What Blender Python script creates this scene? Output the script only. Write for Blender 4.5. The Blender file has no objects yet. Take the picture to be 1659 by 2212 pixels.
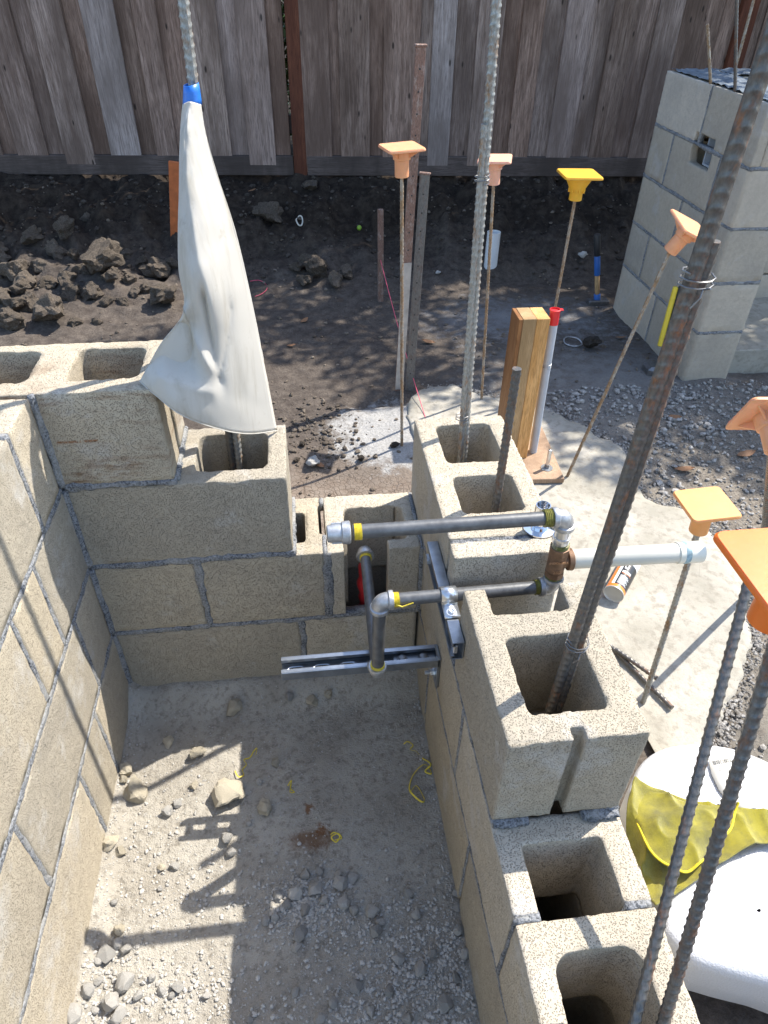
import bpy, math, random
import numpy as np
from mathutils import Vector, Matrix
random.seed(7); RNG = np.random.default_rng(7)
S = bpy.context.scene; COL = S.collection
# ------------------------------------------------------------------ camera, light
CAM = np.array([.4624, -1.0989, 1.4044]); ROT = [math.radians(a) for a in (50.8804, -.7818, -6.7623)]
cd = bpy.data.cameras.new('camera'); cam = bpy.data.objects.new('camera', cd); COL.objects.link(cam)
cam.location = CAM; cam.rotation_euler = ROT; cd.sensor_fit = 'HORIZONTAL'; cd.sensor_width = 24
cd.lens = 1508.7/1659*24; cd.clip_start = .02; cd.clip_end = 800
S.camera = cam
SUN_DIR = Vector((-.675, -.355, -1)).normalized()
world = bpy.data.worlds.new('World'); S.world = world; world.use_nodes = True
wn = world.node_tree; wn.nodes.clear()
sky = wn.nodes.new('ShaderNodeTexSky'); sky.sky_type = 'NISHITA'; sky.sun_disc = False
sky.sun_elevation = math.asin(-SUN_DIR.z); sky.sun_rotation = math.atan2(-SUN_DIR.x, -SUN_DIR.y)
sky.air_density = 1.0; sky.dust_density = 1.0
bg = wn.nodes.new('ShaderNodeBackground'); bg.inputs[1].default_value = .15
wo = wn.nodes.new('ShaderNodeOutputWorld')
wn.links.new(sky.outputs[0], bg.inputs[0]); wn.links.new(bg.outputs[0], wo.inputs[0])
sd = bpy.data.lights.new('sun', 'SUN'); sd.energy = 3.7; sd.angle = math.radians(.5); sd.color = (1, .945, .86)
sun = bpy.data.objects.new('sun', sd); COL.objects.link(sun); sun.rotation_euler = SUN_DIR.to_track_quat('-Z', 'Y').to_euler()
sun.location = (3, 2, 5)
S.view_settings.view_transform = 'Standard'; S.view_settings.look = 'None'; S.view_settings.gamma = 1
S.view_settings.exposure = 1.30; S.view_settings.use_curve_mapping = False
S.render.resolution_x = 768; S.render.resolution_y = 1024
# ------------------------------------------------------------------ surveying helpers
def eul(rx, ry, rz): return (Matrix.Rotation(rz, 3, 'Z') @ Matrix.Rotation(ry, 3, 'Y') @ Matrix.Rotation(rx, 3, 'X'))
RM = np.array(eul(*ROT))
def ray(u, v): return RM @ np.array([(u-829.5)/1508.7, -(v-1106)/1508.7, -1])
def on(u, v, ax, val):
    d = ray(u, v); k = 'xyz'.index(ax); return CAM + d*(val-CAM[k])/d[k]
def far(u, v, dep): return CAM + ray(u, v)*dep
# ------------------------------------------------------------------ noise (numpy, vectorised)
def _h(i, j, k, s):
    n = (i.astype(np.int64)*374761393 + j.astype(np.int64)*668265263 + k.astype(np.int64)*2147483647 + s*1274126177) & 0xffffffff
    n = ((n ^ (n >> 13))*1103515245) & 0xffffffff
    n = ((n ^ (n >> 16))*69069) & 0xffffffff
    return ((n >> 8) & 0xffff)/32767.5 - 1
def noise(p, sc, s=0):
    q = np.asarray(p, float)*sc + 100.37; f = np.floor(q); t = q-f; t = t*t*(3-2*t); f = f.astype(np.int64)
    r = 0
    for a in (0, 1):
        for b in (0, 1):
            for c in (0, 1):
                w = (t[:, 0] if a else 1-t[:, 0])*(t[:, 1] if b else 1-t[:, 1])*(t[:, 2] if c else 1-t[:, 2])
                r = r + w*_h(f[:, 0]+a, f[:, 1]+b, f[:, 2]+c, s)
    return r
def fbm(p, sc, o=4, s=0):
    r = 0; a = 1
    for i in range(o): r = r + a*noise(p, sc*2**i, s+i); a *= .5
    return r
def sstep(a, b, x): t = np.clip((x-a)/(b-a), 0, 1); return t*t*(3-2*t)
# ------------------------------------------------------------------ materials
class MB:
    def __init__(s, name):
        s.m = bpy.data.materials.new(name); s.m.use_nodes = True; s.t = s.m.node_tree
        s.b = s.t.nodes['Principled BSDF']; s.out = s.t.nodes['Material Output']
    def n(s, ty, **k):
        x = s.t.nodes.new('ShaderNode'+ty)
        for a, v in k.items(): setattr(x, a, v)
        return x
    def l(s, a, b): s.t.links.new(a, b)
    def coord(s, kind='Object', scale=1, rnd=True, vec=None):
        tc = s.n('TexCoord'); o = tc.outputs[kind]
        mp = s.n('Mapping'); sc = vec or (scale, scale, scale); mp.inputs['Scale'].default_value = sc
        if rnd:
            oi = s.n('ObjectInfo'); mu = s.n('Math', operation='MULTIPLY'); mu.inputs[1].default_value = 37.
            s.l(oi.outputs['Random'], mu.inputs[0]); s.l(mu.outputs[0], mp.inputs['Location'])
        s.l(o, mp.inputs['Vector']); return mp.outputs[0]
    def noise(s, co, scale, detail=4, rough=.55, dist=0):
        x = s.n('TexNoise'); x.inputs['Scale'].default_value = scale; x.inputs['Detail'].default_value = detail
        x.inputs['Roughness'].default_value = rough; x.inputs['Distortion'].default_value = dist
        s.l(co, x.inputs['Vector']); return x.outputs['Fac']
    def vor(s, co, scale, feat='F1', out='Distance'):
        x = s.n('TexVoronoi', feature=feat); x.inputs['Scale'].default_value = scale; s.l(co, x.inputs['Vector']); return x.outputs[out]
    def ramp(s, f, stops, interp='LINEAR'):
        x = s.n('ValToRGB'); x.color_ramp.interpolation = interp; e = x.color_ramp.elements
        while len(e) < len(stops): e.new(.5)
        for q, (p, c) in zip(e, stops):
            q.position = p; q.color = (c, c, c, 1) if isinstance(c, (int, float)) else (*c, 1)
        s.l(f, x.inputs[0]); return x.outputs[0]
    def mix(s, f, a, b, mode='MIX'):
        x = s.n('Mix', data_type='RGBA', blend_type=mode)
        for i, v in ((0, f), (6, a), (7, b)):
            if isinstance(v, (int, float)): x.inputs[i].default_value = v if i == 0 else (v, v, v, 1)
            elif isinstance(v, tuple): x.inputs[i].default_value = (*v, 1)
            else: s.l(v, x.inputs[i])
        return x.outputs[2]
    def math(s, op, a, b=0.):
        x = s.n('Math', operation=op)
        for i, v in enumerate((a, b)):
            if isinstance(v, (int, float)): x.inputs[i].default_value = v
            else: s.l(v, x.inputs[i])
        return x.outputs[0]
    def bump(s, h, dist=.002, strength=1., prev=None):
        x = s.n('Bump'); x.inputs['Distance'].default_value = dist; x.inputs['Strength'].default_value = strength
        s.l(h, x.inputs['Height'])
        if prev: s.l(prev, x.inputs['Normal'])
        return x.outputs[0]
    def done(s, col=None, rough=.8, metal=0., nrm=None, **k):
        if col is not None:
            if isinstance(col, tuple): s.b.inputs['Base Color'].default_value = (*col, 1)
            else: s.l(col, s.b.inputs['Base Color'])
        if isinstance(rough, (int, float)): s.b.inputs['Roughness'].default_value = rough
        else: s.l(rough, s.b.inputs['Roughness'])
        if isinstance(metal, (int, float)): s.b.inputs['Metallic'].default_value = metal
        else: s.l(metal, s.b.inputs['Metallic'])
        if nrm: s.l(nrm, s.b.inputs['Normal'])
        for a, v in k.items(): s.b.inputs[a.replace('_', ' ')].default_value = v
        return s.m
def block_mat(name, c=(.465, .415, .325), stain=False, pit=1.0, world=False):
    m = MB(name); co = m.coord('Object', rnd=not world)
    big = m.noise(co, 9, 3); mid = m.noise(co, 60, 4, .6); fine = m.noise(co, 520, 3, .7)
    col = m.mix(m.ramp(big, [(.3, 0.), (.7, 1.)]), tuple(x*.88 for x in c), tuple(min(1, x*1.1) for x in (c[0]*1.0, c[1]*.99, c[2]*.96)))
    col = m.mix(m.ramp(mid, [(.38, .35), (.55, 0.)]), col, tuple(x*.72 for x in c))
    oi = m.n('ObjectInfo'); tint = m.ramp(oi.outputs['Random'], [(0, (.76, .77, .80)), (.5, (.95, .92, .88)), (1, (1.06, 1.06, 1.09))])
    col = m.mix(1., col, tint, 'MULTIPLY')
    v = m.vor(co, 400); pits = m.ramp(m.math('ADD', v, m.math('MULTIPLY', m.noise(co, 120, 3, .6), -.50)), [(.0, 1.), (.10, .0)])
    pits2 = m.ramp(m.noise(co, 330, 3, .6), [(.27, 1.), (.36, 0.)])
    pt = m.math('MAXIMUM', pits, pits2)
    col = m.mix(m.math('MULTIPLY', pt, .62*pit), col, tuple(x*.36 for x in c))
    col = m.mix(m.math('MULTIPLY', m.ramp(fine, [(.55, 0.), (.75, 1.)]), .25), col, tuple(min(1, x*1.35) for x in c))
    dirt = m.noise(co, 4.5, 5, .7); col = m.mix(m.ramp(dirt, [(.5, 0.), (.72, .38)]), col, tuple(x*.58 for x in c)); col = m.mix(m.ramp(m.noise(co, 6.5, 5, .7), [(.56, 0.), (.70, .5)]), col, (.52, .51, .49))
    if stain:
        c2 = m.coord('Object', vec=(9, 9, 42), rnd=False); sn = m.noise(c2, 1.6, 5, .65)
        band = m.noise(m.coord('Object', vec=(7, 7, 16), rnd=False), .9, 2)
        f = m.math('MULTIPLY', m.ramp(sn, [(.47, 0.), (.66, .85)]), m.ramp(band, [(.42, .0), (.62, 1.)]))
        tcn = m.n('TexCoord'); sep = m.n('SeparateXYZ'); m.l(tcn.outputs['Object'], sep.inputs[0])
        onz = m.ramp(sep.outputs[2], [(.19, .9), (.2, .0)])
        col = m.mix(m.math('MULTIPLY', f, onz), col, (.17, .09, .045))
        # one thin rusty line where a bar leaned against the block
        d = m.math('ABSOLUTE', m.math('SUBTRACT', m.math('ADD', sep.outputs[2], m.math('MULTIPLY', sn, .003)), .097))
        lx = m.math('MULTIPLY', m.math('GREATER_THAN', sep.outputs[0], .2075), m.math('LESS_THAN', sep.outputs[0], .28))
        ln = m.math('MULTIPLY', m.ramp(d, [(.0, 1.), (.0035, 0.)]), lx)
        col = m.mix(m.math('MULTIPLY', ln, m.ramp(m.noise(co, 160, 2), [(.35, .0), (.5, .9)])), col, (.22, .07, .015))
    h = m.math('SUBTRACT', m.math('ADD', m.math('MULTIPLY', mid, .5), m.math('MULTIPLY', fine, .35)), m.math('MULTIPLY', pt, 1.1*pit))
    return m.done(col, .95, nrm=m.bump(h, .0022, 1.), Specular_IOR_Level=.15)
M = {}
M['block'] = block_mat('porous tan concrete block')
M['block_stain'] = block_mat('rust stained block', stain=True)
M['block_smooth'] = block_mat('weathered block of pier', (.54, .48, .39), pit=.35)
def mortar_mat():
    m = MB('grey mortar'); co = m.coord()
    a = m.noise(co, 230, 4, .7); b = m.noise(co, 24, 3)
    col = m.mix(m.ramp(a, [(.38, 0.), (.58, 1.)]), (.075, .08, .085), (.30, .31, .325)); col = m.mix(m.ramp(b, [(.45, 0.), (.65, .6)]), col, (.40, .39, .36))
    return m.done(col, .95, nrm=m.bump(a, .005, 1.), Specular_IOR_Level=.15)
M['mortar'] = mortar_mat()
def pit_mat():
    m = MB('dusty pit floor'); co = m.coord(rnd=False)
    a = m.noise(co, 7, 4); b = m.noise(co, 70, 5, .7); c = m.noise(co, 330, 3, .7)
    col = m.mix(m.ramp(a, [(.35, 0.), (.65, 1.)]), (.33, .30, .25), (.45, .42, .36))
    col = m.mix(m.ramp(b, [(.34, .7), (.5, 0.)]), col, (.18, .16, .13)); col = m.mix(m.ramp(c, [(.55, 0.), (.75, .4)]), col, (.50, .47, .41))
    # rust spot on the dust
    def blob(px, py, r, sx=1.):
        tc = m.n('TexCoord'); mp = m.n('Mapping'); mp.inputs['Location'].default_value = (-px*sx, -py, 0); mp.inputs['Scale'].default_value = (sx, 1, 0)
        m.l(tc.outputs['Object'], mp.inputs[0]); ln = m.n('VectorMath', operation='LENGTH'); m.l(mp.outputs[0], ln.inputs[0])
        return m.ramp(m.math('ADD', ln.outputs['Value'], m.math('MULTIPLY', m.math('SUBTRACT', b, .5), .045)), [(r*.4, .8), (r, 0.)])
    p = on(672, 1812, 'z', -.035); col = m.mix(blob(p[0], p[1], .028, .45), col, (.17, .09, .045))
    p = on(693, 1790, 'z', -.035); col = m.mix(blob(p[0], p[1], .014), col, (.2, .085, .03))
    p = on(668, 1746, 'z', -.035); col = m.mix(blob(p[0], p[1], .011), col, (.2, .085, .03))
    h = m.math('ADD', m.math('MULTIPLY', b, 1.), m.math('MULTIPLY', c, .4))
    return m.done(col, .97, nrm=m.bump(h, .008, 1.), Specular_IOR_Level=.1)
M['pit'] = pit_mat()
def footing_mat():
    m = MB('pale cast concrete'); co = m.coord(rnd=False)
    a = m.noise(co, 5, 5, .6); b = m.noise(co, 38, 5, .65); c = m.noise(co, 260, 3, .7)
    col = m.mix(m.ramp(a, [(.35, 0.), (.62, 1.)]), (.29, .27, .22), (.41, .38, .32))
    col = m.mix(m.ramp(b, [(.36, .6), (.5, 0.)]), col, (.22, .195, .155)); col = m.mix(m.ramp(c, [(.3, .5), (.42, 0.)]), col, (.2, .185, .16))
    cr = m.ramp(m.vor(m.coord(rnd=False), 5.5, 'DISTANCE_TO_EDGE'), [(.0, .5), (.006, 0.)])
    crm = m.math('MULTIPLY', cr, m.ramp(m.noise(co, 6, 2), [(.55, 0.), (.62, 1.)]))
    col = m.mix(crm, col, (.2, .18, .15))
    h = m.math('ADD', b, m.math('MULTIPLY', c, .35))
    return m.done(col, .93, nrm=m.bump(h, .004, .7), Specular_IOR_Level=.2)
M['footing'] = footing_mat()
def ground_mat():
    m = MB('disturbed soil'); co = m.coord(rnd=False)
    a = m.noise(co, 3, 5, .6); b = m.noise(co, 22, 6, .7); c = m.noise(co, 120, 5, .75)
    tc = m.n('TexCoord'); sep = m.n('SeparateXYZ'); m.l(tc.outputs['Object'], sep.inputs[0]); X, Y = sep.outputs[0], sep.outputs[1]
    soil = m.mix(m.ramp(b, [(.35, 0.), (.65, 1.)]), (.065, .053, .045), (.14, .117, .097))
    soil = m.mix(m.ramp(c, [(.4, .5), (.55, 0.)]), soil, (.05, .04, .033))
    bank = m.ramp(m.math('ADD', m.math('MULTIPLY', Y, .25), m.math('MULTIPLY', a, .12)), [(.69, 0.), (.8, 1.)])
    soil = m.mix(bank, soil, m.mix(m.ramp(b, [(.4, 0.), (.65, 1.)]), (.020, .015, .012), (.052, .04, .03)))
    # dried mud with crazing just behind the low wall
    mudf = m.ramp(m.math('ADD', Y, m.math('MULTIPLY', a, .5)), [(.0, 1.), (.98, 1.), (1.0, 0.)])
    ymud = m.n('MapRange'); ymud.inputs[1].default_value = .75; ymud.inputs[2].default_value = 1.1; ymud.inputs[3].default_value = 1; ymud.inputs[4].default_value = 0
    m.l(m.math('ADD', m.math('ADD', m.math('ABSOLUTE', Y), m.math('MULTIPLY', m.math('MAXIMUM', m.math('SUBTRACT', X, .95), 0.), 8.)), m.math('MULTIPLY', m.math('SUBTRACT', b, .5), .5)), ymud.inputs[0])
    mud = m.mix(m.ramp(b, [(.35, 0.), (.6, 1.)]), (.17, .13, .10), (.27, .22, .175))
    crk = m.ramp(m.vor(m.coord(rnd=False), 52, 'DISTANCE_TO_EDGE'), [(.0, .75), (.07, 0.)])
    mud = m.mix(m.math('MULTIPLY', crk, m.ramp(a, [(.35, 0.), (.5, 1.)])), mud, (.10, .075, .055))
    col = m.mix(ymud.outputs[0], soil, mud)
    # cement washed over the soil
    def blob(px, py, rx, ry, e0, e1, amp):
        mp = m.n('Mapping'); mp.vector_type = 'POINT'; mp.inputs['Location'].default_value = (-px/rx, -py/ry, 0); mp.inputs['Scale'].default_value = (1/rx, 1/ry, 0)
        m.l(tc.outputs['Object'], mp.inputs[0]); ln = m.n('VectorMath', operation='LENGTH'); m.l(mp.outputs[0], ln.inputs[0])
        return m.ramp(m.math('ADD', ln.outputs['Value'], m.math('MULTIPLY', m.math('SUBTRACT', b, .5), amp)), [(e0, 1.), (e1, 0.)])
    cem = m.mix(m.ramp(c, [(.35, 0.), (.6, 1.)]), (.27, .26, .24), (.40, .39, .37))
    col = m.mix(m.math('MULTIPLY', blob(.82, 1.12, .32, .27, .65, 1.0, 1.6), .95), col, cem)
    col = m.mix(m.math('MULTIPLY', blob(1.75, 1.25, .75, .75, .3, 1.2, 2.4), .5), col, (.30, .285, .265))
    col = m.mix(m.math('MULTIPLY', blob(1.55, 2.05, .6, .3, .2, 1.0, 2.6), .55), col, (.30, .30, .30))
    col = m.mix(m.math('MULTIPLY', blob(1.5, .35, .55, 1.15, .35, 1.1, 2.6), .6), col, (.27, .25, .21))
    gx = m.n('MapRange'); gx.inputs[1].default_value = 1.35; gx.inputs[2].default_value = 1.8; m.l(X, gx.inputs[0])
    gy = m.n('MapRange'); gy.inputs[1].default_value = 1.5; gy.inputs[2].default_value = .9; m.l(Y, gy.inputs[0])
    grv = m.mix(m.ramp(c, [(.35, 0.), (.6, 1.)]), (.09, .075, .06), (.24, .21, .17))
    col = m.mix(m.math('MULTIPLY', gx.outputs[0], gy.outputs[0]), col, grv)
    h = m.math('ADD', m.math('SUBTRACT', b, m.math('MULTIPLY', m.math('MULTIPLY', crk, ymud.outputs[0]), .35)), m.math('MULTIPLY', c, .4))
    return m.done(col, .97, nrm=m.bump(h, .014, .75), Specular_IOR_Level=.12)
M['ground'] = ground_mat()
def stone_mat(name, c0, c1, sc=18, bd=.006):
    m = MB(name); co = m.coord(); oi = m.n('ObjectInfo')
    a = m.noise(co, sc, 5, .65); b = m.noise(co, sc*7, 4, .7)
    col = m.mix(m.ramp(a, [(.35, 0.), (.65, 1.)]), c0, c1); col = m.mix(m.ramp(b, [(.35, .5), (.5, 0.)]), col, tuple(x*.6 for x in c0))
    col = m.mix(1., col, m.ramp(oi.outputs['Random'], [(0, .75), (1, 1.15)]), 'MULTIPLY')
    return m.done(col, .95, nrm=m.bump(m.math('ADD', a, m.math('MULTIPLY', b, .4)), bd, .9), Specular_IOR_Level=.15)
M['clod'] = stone_mat('earth clod', (.085, .068, .052), (.20, .165, .13), 14, .012)
M['clod_dark'] = stone_mat('dark earth clod', (.05, .04, .033), (.10, .085, .07), 16, .01)
M['gravel'] = stone_mat('grey gravel', (.33, .315, .285), (.50, .48, .44), 60, .002)
M['side_gravel'] = stone_mat('mixed side gravel', (.13, .115, .095), (.42, .40, .37), 45, .003)
M['chip'] = stone_mat('broken block chip', (.48, .42, .31), (.62, .56, .44), 90, .003)
M['cream'] = stone_mat('pale chunk', (.45, .44, .41), (.62, .6, .56), 30, .006)
def plain(name, col, rough=.5, metal=0., ns=40, var=.25, bd=0., **k):
    m = MB(name); co = m.coord(); a = m.noise(co, ns, 4, .6)
    c = m.mix(m.ramp(a, [(.3, 0.), (.7, 1.)]), tuple(x*(1-var) for x in col), tuple(min(1, x*(1+var*.5)) for x in col))
    return m.done(c, rough, metal, nrm=m.bump(a, bd, .6) if bd else None, **k)
M['black_pipe'] = plain('black iron pipe', (.13, .133, .135), .42, .35, 60, .35, .0004)
M['galv'] = plain('galvanised malleable iron', (.46, .47, .48), .45, .7, 90, .35, .0008)
M['zinc'] = plain('bright zinc', (.66, .68, .70), .28, .9, 60, .15)
M['brass'] = plain('cast bronze', (.22, .125, .07), .55, .35, 80, .35, .0008)
M['pvc'] = plain('white pvc', (.58, .555, .47), .35, 0, 12, .1, Specular_IOR_Level=.5)
M['pvc_old'] = plain('yellowed pvc coupling', (.74, .71, .60), .38, 0, 30, .12)
M['blue_glue'] = plain('blue primer smear', (.30, .42, .46), .5, 0, 120, .5)
M['tape_yellow'] = plain('yellow thread tape', (.72, .56, .05), .5, 0, 150, .35, .0006)
M['tape_dark'] = plain('smeared olive thread tape', (.17, .16, .03), .45, 0, 200, .5, .0008)
M['tape_red'] = plain('red wrap', (.62, .03, .035), .3, 0, 30, .3, .002)
M['strut'] = plain('galvanised channel', (.36, .385, .41), .3, .85, 30, .3, .0003)
M['strut_pale'] = plain('pale channel', (.55, .57, .58), .4, .6, 30, .15)
M['chrome'] = plain('chrome', (.78, .79, .8), .08, 1., 20, .05)
M['steel_dark'] = plain('dark bolt steel', (.22, .22, .22), .4, .8, 100, .3)
M['conduit'] = plain('grey plastic conduit', (.42, .45, .49), .35, 0, 20, .12)
M['red_cap'] = plain('red plastic', (.70, .03, .035), .35, 0, 20, .1)
M['black_plastic'] = plain('black rubber', (.025, .026, .028), .45, 0, 20, .2)
M['blue_paint'] = plain('blue handle', (.03, .13, .42), .4, 0, 20, .2)
M['yellow_paint'] = plain('yellow handle', (.78, .58, .05), .4, 0, 20, .15)
M['can_black'] = plain('printed black label', (.022, .023, .026), .35, 0, 20, .1)
M['can_orange'] = plain('printed orange label', (.82, .22, .035), .35, 0, 20, .1)
M['can_white'] = plain('white print', (.75, .76, .75), .4, 0, 20, .05)
M['can_end'] = plain('tin can end', (.52, .51, .47), .45, .5, 20, .1)
M['string'] = plain('pink string', (.70, .10, .16), .7, 0, 100, .1)
M['paper'] = plain('creased paper label', (.62, .60, .54), .8, 0, 60, .1)
M['ink'] = plain('ink', (.15, .15, .15), .8, 0, 60, .1)
M['leaf_dry'] = plain('dry leaf', (.26, .13, .06), .7, 0, 60, .4)
M['leaf_green'] = plain('green leaf', (.06, .12, .025), .55, 0, 6, .5)
M['bark'] = plain('bark', (.10, .075, .055), .9, 0, 20, .4, .02)
M['green_fruit'] = plain('lime green fruit', (.25, .42, .04), .5, 0, 60, .2)
M['oside'] = plain('painted orange stake', (.48, .13, .035), .6, 0, 30, .25, .001)
def plastic(name, col):
    m = MB(name); co = m.coord(); a = m.noise(co, 45, 4, .6); b = m.noise(co, 160, 4, .7)
    c = m.mix(m.ramp(a, [(.3, 0.), (.7, 1.)]), tuple(x*.93 for x in col), tuple(min(1, x*1.05) for x in col))
    c = m.mix(m.ramp(b, [(.62, 0.), (.74, .45)]), c, tuple(x*.55 for x in col))
    return m.done(c, .42, nrm=m.bump(b, .0003, .5), Subsurface_Weight=.35, Subsurface_Radius=(.012, .006, .002), Subsurface_Scale=.6)
M['cap_peach'] = plastic('peach plastic', (.74, .345, .17)); M['cap_amber'] = plastic('pale amber plastic', (.74, .345, .115))
M['cap_yellow'] = plastic('yellow plastic', (.76, .41, .03)); M['cap_orange'] = plastic('bright orange plastic', (.74, .165, .015))
M['cap_pink'] = plastic('faded pink plastic', (.78, .42, .28))
def rebar_mat(name, base, rust, amt, metal=.6):
    m = MB(name); co = m.coord('Object', vec=(1, 1, .45)); a = m.noise(co, 75, 5, .65); b = m.noise(co, 260, 4, .7)
    f = m.ramp(a, [(max(0, 1-amt-.12), 0.), (min(1, 1-amt+.04), .85)])
    col = m.mix(m.ramp(b, [(.3, 0.), (.7, 1.)]), tuple(x*.65 for x in base), tuple(x*1.25 for x in base)); col = m.mix(f, col, m.mix(m.ramp(b, [(.4, 0.), (.6, 1.)]), tuple(x*.55 for x in rust), rust))
    return m.done(col, m.ramp(f, [(0, .38), (1, .8)]), m.math('MULTIPLY', m.math('SUBTRACT', 1., f), metal), nrm=m.bump(b, .0006, .8))
M['rb_black'] = rebar_mat('mill black rebar', (.115, .112, .108), (.20, .085, .03), .36, .4)
M['rb_rusty'] = rebar_mat('rusting rebar', (.125, .12, .112), (.28, .11, .035), .34, .4)
M['rb_galv'] = rebar_mat('greyed rebar', (.30, .305, .29), (.30, .16, .06), .38, .35)
M['rb_mud'] = rebar_mat('mud splashed rebar', (.33, .30, .25), (.30, .17, .07), .5, .1)
M['stake_rust'] = rebar_mat('pitted steel stake', (.30, .24, .21), (.23, .12, .08), .55, .25)
M['stake_grey'] = rebar_mat('grey steel stake', (.16, .16, .155), (.20, .15, .12), .4, .4)
M['cement_coat'] = plain('cement splashed coat', (.42, .38, .33), .9, 0, 30, .25, .001)
def wood_mat(name, c0, c1, sc=1., knots=True, rough=.75, bd=.0015, horiz=False):
    m = MB(name); co = m.coord('Object', vec=(.9*sc, 14*sc, 14*sc) if horiz else (14*sc, 14*sc, .9*sc)); k = m.coord('Object', vec=(9*sc, 9*sc, 3.2*sc))
    w = m.noise(co, 3.0, 5, .65, 1.2); g = m.noise(co, 18, 4, .7); st = m.noise(m.coord('Object', vec=(5*sc, 5*sc, 1.3*sc)), 1.1, 4, .6)
    col = m.mix(m.ramp(w, [(.3, 0.), (.7, 1.)]), c0, c1); col = m.mix(m.ramp(g, [(.35, .7), (.55, 0.)]), col, tuple(x*.4 for x in c0))
    col = m.mix(m.ramp(st, [(.42, 0.), (.62, .8)]), col, tuple(x*.62 for x in c0))
    oi = m.n('ObjectInfo'); col = m.mix(1., col, m.ramp(oi.outputs['Random'], [(0, (.72, .66, .63)), (.35, (1.0, .86, .79)), (.7, (.95, .93, .95)), (1, (1.2, 1.18, 1.18))]), 'MULTIPLY')
    if knots:
        v = m.vor(k, 1.5); col = m.mix(m.ramp(v, [(.055, .92), (.10, 0.)]), col, tuple(x*.16 for x in c0))
    return m.done(col, rough, nrm=m.bump(m.math('ADD', w, m.math('MULTIPLY', g, .5)), bd, .7), Specular_IOR_Level=.25)
M['fence'] = wood_mat('weathered cedar', (.18, .125, .095), (.45, .355, .295))
M['fence_light'] = wood_mat('silvered cedar', (.26, .21, .18), (.50, .435, .40))
M['fence_red'] = wood_mat('red brown post', (.115, .04, .022), (.19, .075, .04), knots=False)
M['rail'] = wood_mat('dark kick board', (.085, .066, .055), (.15, .12, .105), knots=False, horiz=True)
M['fir'] = wood_mat('fresh fir lumber', (.52, .27, .085), (.72, .44, .19), 1.6, False, .6, .0006)
M['fir_pale'] = wood_mat('pale lumber', (.56, .39, .19), (.70, .52, .29), 1.6, False, .6, .0006)
M['fir_dark'] = wood_mat('brown plywood face', (.30, .13, .045), (.45, .23, .09), 1.6, False, .6, .0006)
M['plate_wood'] = wood_mat('weathered sill board', (.36, .24, .15), (.52, .38, .25), 1.6, False, .7, .0008)
def canvas_mat():
    m = MB('cream canvas'); co = m.coord(rnd=False); a = m.noise(m.coord('Object', vec=(30, 30, 5), rnd=False), 1, 5, .65); b = m.noise(co, 420, 3, .7)
    c = m.mix(m.ramp(a, [(.5, 0.), (.78, .65)]), (.66, .64, .59), (.42, .38, .29))
    c = m.mix(m.ramp(m.noise(co, 30, 5, .7), [(.6, 0.), (.75, .4)]), c, (.36, .30, .2))
    m.done(c, .85, nrm=m.bump(b, .0006, .5), Specular_IOR_Level=.3)
    tr = m.n('BsdfTranslucent'); m.l(m.mix(1., c, (1., .93, .80), 'MULTIPLY'), tr.inputs[0])
    mx = m.n('MixShader'); mx.inputs[0].default_value = .34; m.l(m.b.outputs[0], mx.inputs[1]); m.l(tr.outputs[0], mx.inputs[2]); m.l(mx.outputs[0], m.out.inputs[0])
    return m.m
M['canvas'] = canvas_mat()
M['blue_tape'] = plain('blue painters tape', (.02, .17, .62), .4, 0, 60, .2)
def foam_mat():
    m = MB('white foam'); co = m.coord(rnd=False); v = m.vor(co, 300)
    c = m.mix(m.ramp(m.noise(co, 6, 3), [(.3, 0.), (.7, 1.)]), (.52, .525, .545), (.58, .585, .60))
    return m.done(c, .35, nrm=m.bump(v, .0012, .7), Subsurface_Weight=.5, Subsurface_Radius=(.03, .03, .03), Subsurface_Scale=.8)
M['foam'] = foam_mat()
def towel_mat():
    m = MB('soiled yellow microfibre'); co = m.coord(rnd=False); a = m.noise(co, 16, 5, .65); b = m.noise(co, 650, 3, .7)
    c = m.mix(m.ramp(a, [(.32, 0.), (.6, 1.)]), (.17, .155, .022), (.50, .435, .025)); c = m.mix(m.ramp(m.noise(co, 9, 5, .7), [(.55, 0.), (.7, .7)]), c, (.15, .14, .05))
    w = m.n('TexWave'); w.inputs['Scale'].default_value = 260; w.inputs['Distortion'].default_value = 4; m.l(co, w.inputs[0])
    return m.done(c, .95, nrm=m.bump(m.math('ADD', m.math('MULTIPLY', b, 1.2), m.math('MULTIPLY', w.outputs['Fac'], .5)), .0022, 1.), Sheen_Weight=.3)
M['towel'] = towel_mat()
M['hem'] = plain('yellow hem', (.78, .62, .03), .8, 0, 120, .3)
M['sky_tint_grout'] = plain('rough grout cap', (.13, .16, .19), .9, 0, 30, .4, .01)  # grout colour darkened and blued to carry the skylit shade on the pier top
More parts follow.
